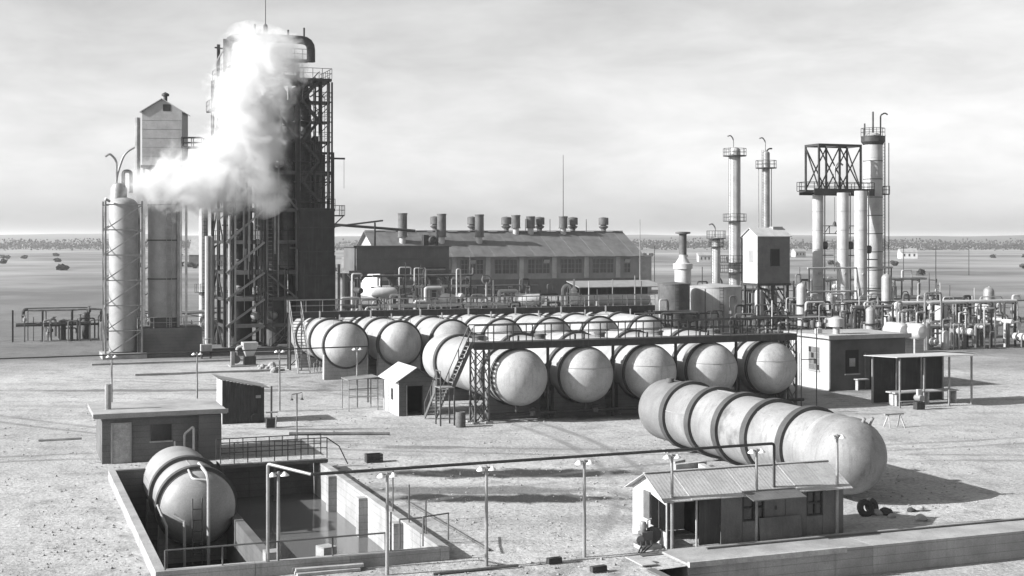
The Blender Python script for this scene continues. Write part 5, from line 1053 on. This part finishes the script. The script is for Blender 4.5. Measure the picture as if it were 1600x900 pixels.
# busy piping around the right-hand columns
rack(1245, 0, 26, (1.2, 3.2), 4, 'tangled pipe rack at the foot of the process columns', (ALUM, GALV, PALE, RUST, STEEL), D=160, seed=21)
rack(1240, 0, 24, (2.4, 5.0), 3, 'raised pipe rack behind the process columns', (GALV, RUST, ALUM, PALE), D=186, seed=22)
rack(1090, 0, 14, (1.4, 3.4), 3, 'pipe rack behind the upright tanks', (GALV, RUST, STEEL), D=190, seed=23)
rack(1300, 0, 20, (1.6, 3.4), 3, 'dense pipe rack between control house and process columns', (ALUM, GALV, PALE, RUST, STEEL), D=142, seed=34, dense=3.0)
rack(1395, 0, 15, (2.0, 4.4), 3, 'pipe rack at the right edge behind the canopy', (ALUM, GALV, PALE), D=132, seed=24)
rack(1160, 0, 13, (1.2, 2.6), 3, 'low pipe rack between box house and near catwalk', (GALV, ALUM, RUST), D=138, seed=25)
rs = random.Random(5)
lab_ = ['left of the process columns', 'below the middle of the shared deck', 'right of the tallest column', 'near the canopy back', 'beside the control house roof', 'behind the control house', 'at the right edge of the plant', 'beyond the canopy at the edge']
for k, (u, D, r, h, hor) in enumerate(((1252, 158, .55, 5.2, 0), (1298, 152, .5, 4.2, 0), (1385, 150, .55, 6.5, 0), (1400, 128, .8, 2.2, 1), (1428, 127, .8, 2.2, 1), (1360, 140, .5, 3.4, 0), (1470, 140, .6, 4.0, 0), (1545, 150, .6, 5.0, 0))):
    t = thing('small_vessel', ('stubby pale drum ' if hor else 'slim upright vessel ') + lab_[k], 'vessel', AT(u, D))
    if hor:
        MB().lathe([(.01, -1.5), (r*.7, -1.35), (r, -1.0), (r, 1.0), (r*.7, 1.35), (.01, 1.5)], 18, (0, 0, h), 'y').build('drum', PALE, t)
        for y in (-.7, .7): MB().box(-.5, .5, y-.12, y+.12, 0, h-r*.8).build('pier', CONC, t)
        MB().path([(0, -.4, h+r-.05), (0, -.4, h+r+1.0), (.9, -.4, h+r+1.0)], .09, 8, bend=.25).build('pipe', GALV, t)
    else:
        vessel(t, 0, 0, r, 0, h, [PALE, GALV, SHEET][k % 3], 18); MB().path([(r+.2, -.2, 0), (r+.2, -.2, h*.8), (0, 0, h+r)], .08, 8, bend=.3).build('pipe', ALUM, t); MB().lathe([(r-.01, h*.6), (r+.3, h*.6), (r+.3, h*.6+.08), (r-.01, h*.6+.08)], 16, close=False).build('ring_platform', STEEL, t)
for k in range(60):
    u = rs.uniform(1235, 1590) if k < 26 or k > 40 else rs.uniform(1090, 1235); D = rs.uniform(134, 168); h = rs.uniform(1.6, 4.8); mm = rs.choice(((ALUM, 'bright'), (GALV, 'grey'), (PALE, 'pale'), (STEEL, 'dark'), (RUST, 'rusty'))); pl_n = 'below the raised box house' if 26 <= k <= 40 else ('left of the shared column deck' if u < 1300 else ('under the shared column deck' if u < 1375 else 'right of the tallest column'))
    t = thing('pipe_riser', mm[1] + ' bent service pipe with valve ' + pl_n, 'pipe', AT(u, D), TH, mm[1] + ' service pipes ' + pl_n)
    x = rs.uniform(.8, 3); MB().path([(0,0,0), (0,0,h), (x,0,h), (x,0,h-rs.uniform(.5, 1.5))], rs.choice((.06, .09, .13)), 6, bend=.3).build('pipe', mm[0], t)
    MB().lathe([(.1, 0), (.24, .02), (.24, .4), (.1, .42)], 8, (0, 0, h*.5)).build('valve', rs.choice((PALE, STEEL)), t)
pl_ = thing('pipe_line', 'two long straight pipes strung between the process columns', 'pipe', AT(1262, 165)); 
for z_ in (4.4, 7.3): MB().tube((0, 0, z_), (12.5, 0, z_), .11, 8).build('pipe', PALE, pl_)
for x in (.2, 6.2, 12.3): MB().bar((x, 0, 0), (x, 0, 7.3), .12).build('post', STEEL, pl_)

# ------------------------------------------------------------------ far country
far = random.Random(11)
def cottage(u, D, w, h, label, m):
    t = thing('farm_building', label, 'building', AT(u, D), R_(far.uniform(-15, 25)), 'far buildings'); d = w*.6
    MB().box(0, w, 0, d, 0, h).build('wall', m, t); MB().prism([(-.3, h), (d+.3, h), (d/2, h+d*.4)], -.3, w+.3, 'x').build('roof', ROOFM, t)
    for k in range(3): MB().box(w*(.15+.3*k), w*(.15+.3*k)+w*.1, -.05, 0, h*.35, h*.75).build('window', GLASS, t)
cottage(1408, 720, 9, 3.4, 'small white farmhouse in the field beyond the right columns', CERAM); cottage(1092, 620, 6, 3, 'tiny pale shed in the field behind the tall pale column', SHEETW); cottage(1243, 780, 7, 3.2, 'tiny pale barn in the field right of the box house', SHEETW); cottage(295, 520, 30, 4.5, 'long low barn seen between fat vessel and tower', SIDING)
cottage(535, 330, 11, 3.6, 'pale shed seen left of the raised basin', SHEETW)
for k in range(12):
    u = 1020+k*45+far.uniform(-15, 15); D = far.uniform(300, 520); t = thing('utility_pole', 'thin far utility pole in the field, ' + (ORD+['seventh', 'eighth', 'ninth', 'tenth', 'eleventh', 'twelfth'])[k] + ' rightward from the engine house', 'pole', AT(u, D), 0, 'far utility poles'); MB().tube((0,0,0), (0,0,9), .13, 5, r1=.08).build('pole', TAR, t); MB().bar((-1, 0, 8.4), (1, 0, 8.4), .12).build('cross_arm', TAR, t)
# distant wood: many leaf clumps along the horizon, one mass
mb = MB(); ico = [(0,0,1),(.894,0,.447),(.276,.851,.447),(-.724,.526,.447),(-.724,-.526,.447),(.276,-.851,.447),(.724,.526,-.447),(-.276,.851,-.447),(-.894,0,-.447),(-.276,-.851,-.447),(.724,-.526,-.447),(0,0,-1)]
icf = [(0,1,2),(0,2,3),(0,3,4),(0,4,5),(0,5,1),(1,6,2),(2,7,3),(3,8,4),(4,9,5),(5,10,1),(6,7,2),(7,8,3),(8,9,4),(9,10,5),(10,6,1),(11,7,6),(11,8,7),(11,9,8),(11,10,9),(11,6,10)]
for k in range(17000):
    D = far.choice((1250, 1400, 1550, 1750))*far.uniform(.95, 1.05); u = far.uniform(-150, 1750); X = (u-800)/F*D
    env = .5+.6*noise.noise(Vector((X*.004, D*.01, 0)))+.5*noise.noise(Vector((X*.025, 3, D*.01)))+.3*noise.noise(Vector((X*.09, 7, D*.02))); top = 9.5*max(.15, env)*(.75+D/3500)
    s = far.uniform(.4, 1.15)*(D/1300); z = far.uniform(0, 1)**.7*top
    mb.add([(X+p[0]*s*far.uniform(.6, 1.3), D+p[1]*s*far.uniform(.6, 1.3), z+p[2]*s*far.uniform(.5, 1.1)) for p in ico], icf)
tl = mb.build('treeline', LEAF, sm=False); tag(tl, 'dark distant wood along the horizon', 'wood', None, 'stuff')
mb = MB()
for k in range(260):
    D = far.uniform(330, 850); u = far.uniform(-100, 1700); X = (u-800)/F*D
    if noise.noise(Vector((X*.02, D*.012, 5))) < .12: continue
    for q in range(8):
        s = far.uniform(.35, .9); mb.add([(X+far.uniform(-1.2, 1.2)+p[0]*s, D+far.uniform(-1.5, 1.5)+p[1]*s, far.uniform(.2, 1.6)+p[2]*s) for p in ico], icf)
bs = mb.build('field_bushes', LEAF, sm=False); tag(bs, 'scattered low bushes over the distant fields', 'bushes', None, 'stuff')

hl = MB(); hn = 120
for j, Y in enumerate((2500, 3000, 3600, 4400, 5600)):
    for i in range(hn+1):
        X = -5200+10400*i/hn; hl.v.append((X, Y, -3.4 if j in (0, 4) else (6+7*j)*(.7+.5*noise.noise(Vector((X*.0011, j, 0)))+.22*noise.noise(Vector((X*.006, j, 4))))))
for j in range(4):
    for i in range(hn): hl.f.append((j*(hn+1)+i, j*(hn+1)+i+1, (j+1)*(hn+1)+i+1, (j+1)*(hn+1)+i))
struct('hills', hl, mat('wooded_rise', .05, .03, rough=.95, scale=.02, fine=.3, bump=0), 'low wooded rise along the horizon')
# ------------------------------------------------------------------ steam from the vent, drifting up across the tower
SD = 126.0; PXM = SD/F
CH_ = [(170, 316, 5, 0), (186, 311, 14, 0), (205, 306, 23, 0), (232, 299, 32, 0), (268, 290, 38, 0), (308, 281, 42, 0), (348, 268, 46, 0), (380, 240, 45, .3), (393, 205, 42, .4), (396, 168, 42, .6), (398, 132, 46, .8), (398, 98, 38, .8), (432, 98, 32, .8), (458, 104, 22, 1.0), (410, 76, 24, 1.0), (410, 290, 30, -.5)]
S0 = Vector((AT(170, SD)[0], SD, ZV(316, SD)))
balls = [(Vector((AT(u, SD+dy)[0], SD+dy, ZV(v, SD+dy)))-S0, r*PXM*(1.1 if u < 220 else 1.3)) for u, v, r, dy in CH_]
bm = bmesh.new()
for c_, r in balls:
    g = bmesh.ops.create_icosphere(bm, subdivisions=2, radius=r*1.42, matrix=Matrix.Translation(c_))
me = bpy.data.meshes.new('steam_plume'); bm.to_mesh(me); bm.free()
sp = put('steam_plume', me, None, tuple(S0)); tag(sp, 'billowing white steam drifting from the vent up across the steel tower', 'steam', None, 'stuff')
rm = sp.modifiers.new('remesh', 'REMESH'); rm.mode = 'VOXEL'; rm.voxel_size = .35
sm_ = bpy.data.materials.new('steam'); sm_.use_nodes = True; n = sm_.node_tree; n.nodes.clear()
def N(t, **k):
    x = n.nodes.new(t)
    for a, b in k.items(): setattr(x, a, b)
    return x
out = N('ShaderNodeOutputMaterial'); vol = N('ShaderNodeVolumePrincipled'); vol.inputs['Color'].default_value = (.8, .8, .8, 1); vol.inputs['Anisotropy'].default_value = 0.0; n.links.new(vol.outputs[0], out.inputs['Volume'])
tc_ = N('ShaderNodeTexCoord'); last = None
for c_, r in balls:
    d = N('ShaderNodeVectorMath', operation='DISTANCE'); d.inputs[1].default_value = c_; n.links.new(tc_.outputs['Object'], d.inputs[0])
    q = N('ShaderNodeMapRange'); q.inputs['From Min'].default_value = 0; q.inputs['From Max'].default_value = r*1.42; q.inputs['To Min'].default_value = 1; q.inputs['To Max'].default_value = 0; n.links.new(d.outputs['Value'], q.inputs[0])
    if last is None: last = q.outputs[0]
    else:
        m_ = N('ShaderNodeMath', operation='MAXIMUM'); n.links.new(last, m_.inputs[0]); n.links.new(q.outputs[0], m_.inputs[1]); last = m_.outputs[0]
nz = N('ShaderNodeTexNoise'); nz.inputs['Scale'].default_value = .34; nz.inputs['Detail'].default_value = 8; nz.inputs['Roughness'].default_value = .66; nz.inputs['Distortion'].default_value = .9; n.links.new(tc_.outputs['Object'], nz.inputs[0])
a1_ = N('ShaderNodeMath', operation='SUBTRACT'); n.links.new(nz.outputs[0], a1_.inputs[0]); a1_.inputs[1].default_value = .5
a2_ = N('ShaderNodeMath', operation='MULTIPLY'); n.links.new(a1_.outputs[0], a2_.inputs[0]); a2_.inputs[1].default_value = 2.4
a3_ = N('ShaderNodeMath', operation='ADD'); n.links.new(a2_.outputs[0], a3_.inputs[0]); n.links.new(last, a3_.inputs[1])
a4_ = N('ShaderNodeMapRange'); a4_.interpolation_type = 'SMOOTHSTEP'; a4_.inputs['From Min'].default_value = .12; a4_.inputs['From Max'].default_value = 1.2; a4_.inputs['To Min'].default_value = 0; a4_.inputs['To Max'].default_value = 2.2; n.links.new(a3_.outputs[0], a4_.inputs[0]); n.links.new(a4_.outputs[0], vol.inputs['Density'])
me.materials.append(sm_)

# ------------------------------------------------------------------ thin haze over the plain
hz_ = MB().box(-9500, 9500, -3500, 11500, -4.5, 39.5).build('haze', WHITE, sm=False); hz_.data.materials.clear()
hm = bpy.data.materials.new('thin_haze'); hm.use_nodes = True; n = hm.node_tree; n.nodes.clear()
out = N('ShaderNodeOutputMaterial'); vol = N('ShaderNodeVolumePrincipled'); vol.inputs['Color'].default_value = (.95, .95, .95, 1); vol.inputs['Density'].default_value = .00016; vol.inputs['Anisotropy'].default_value = .3
n.links.new(vol.outputs[0], out.inputs['Volume']); hz_.data.materials.append(hm); tag(hz_, 'thin pale haze over the distant fields', 'haze', None, 'stuff')
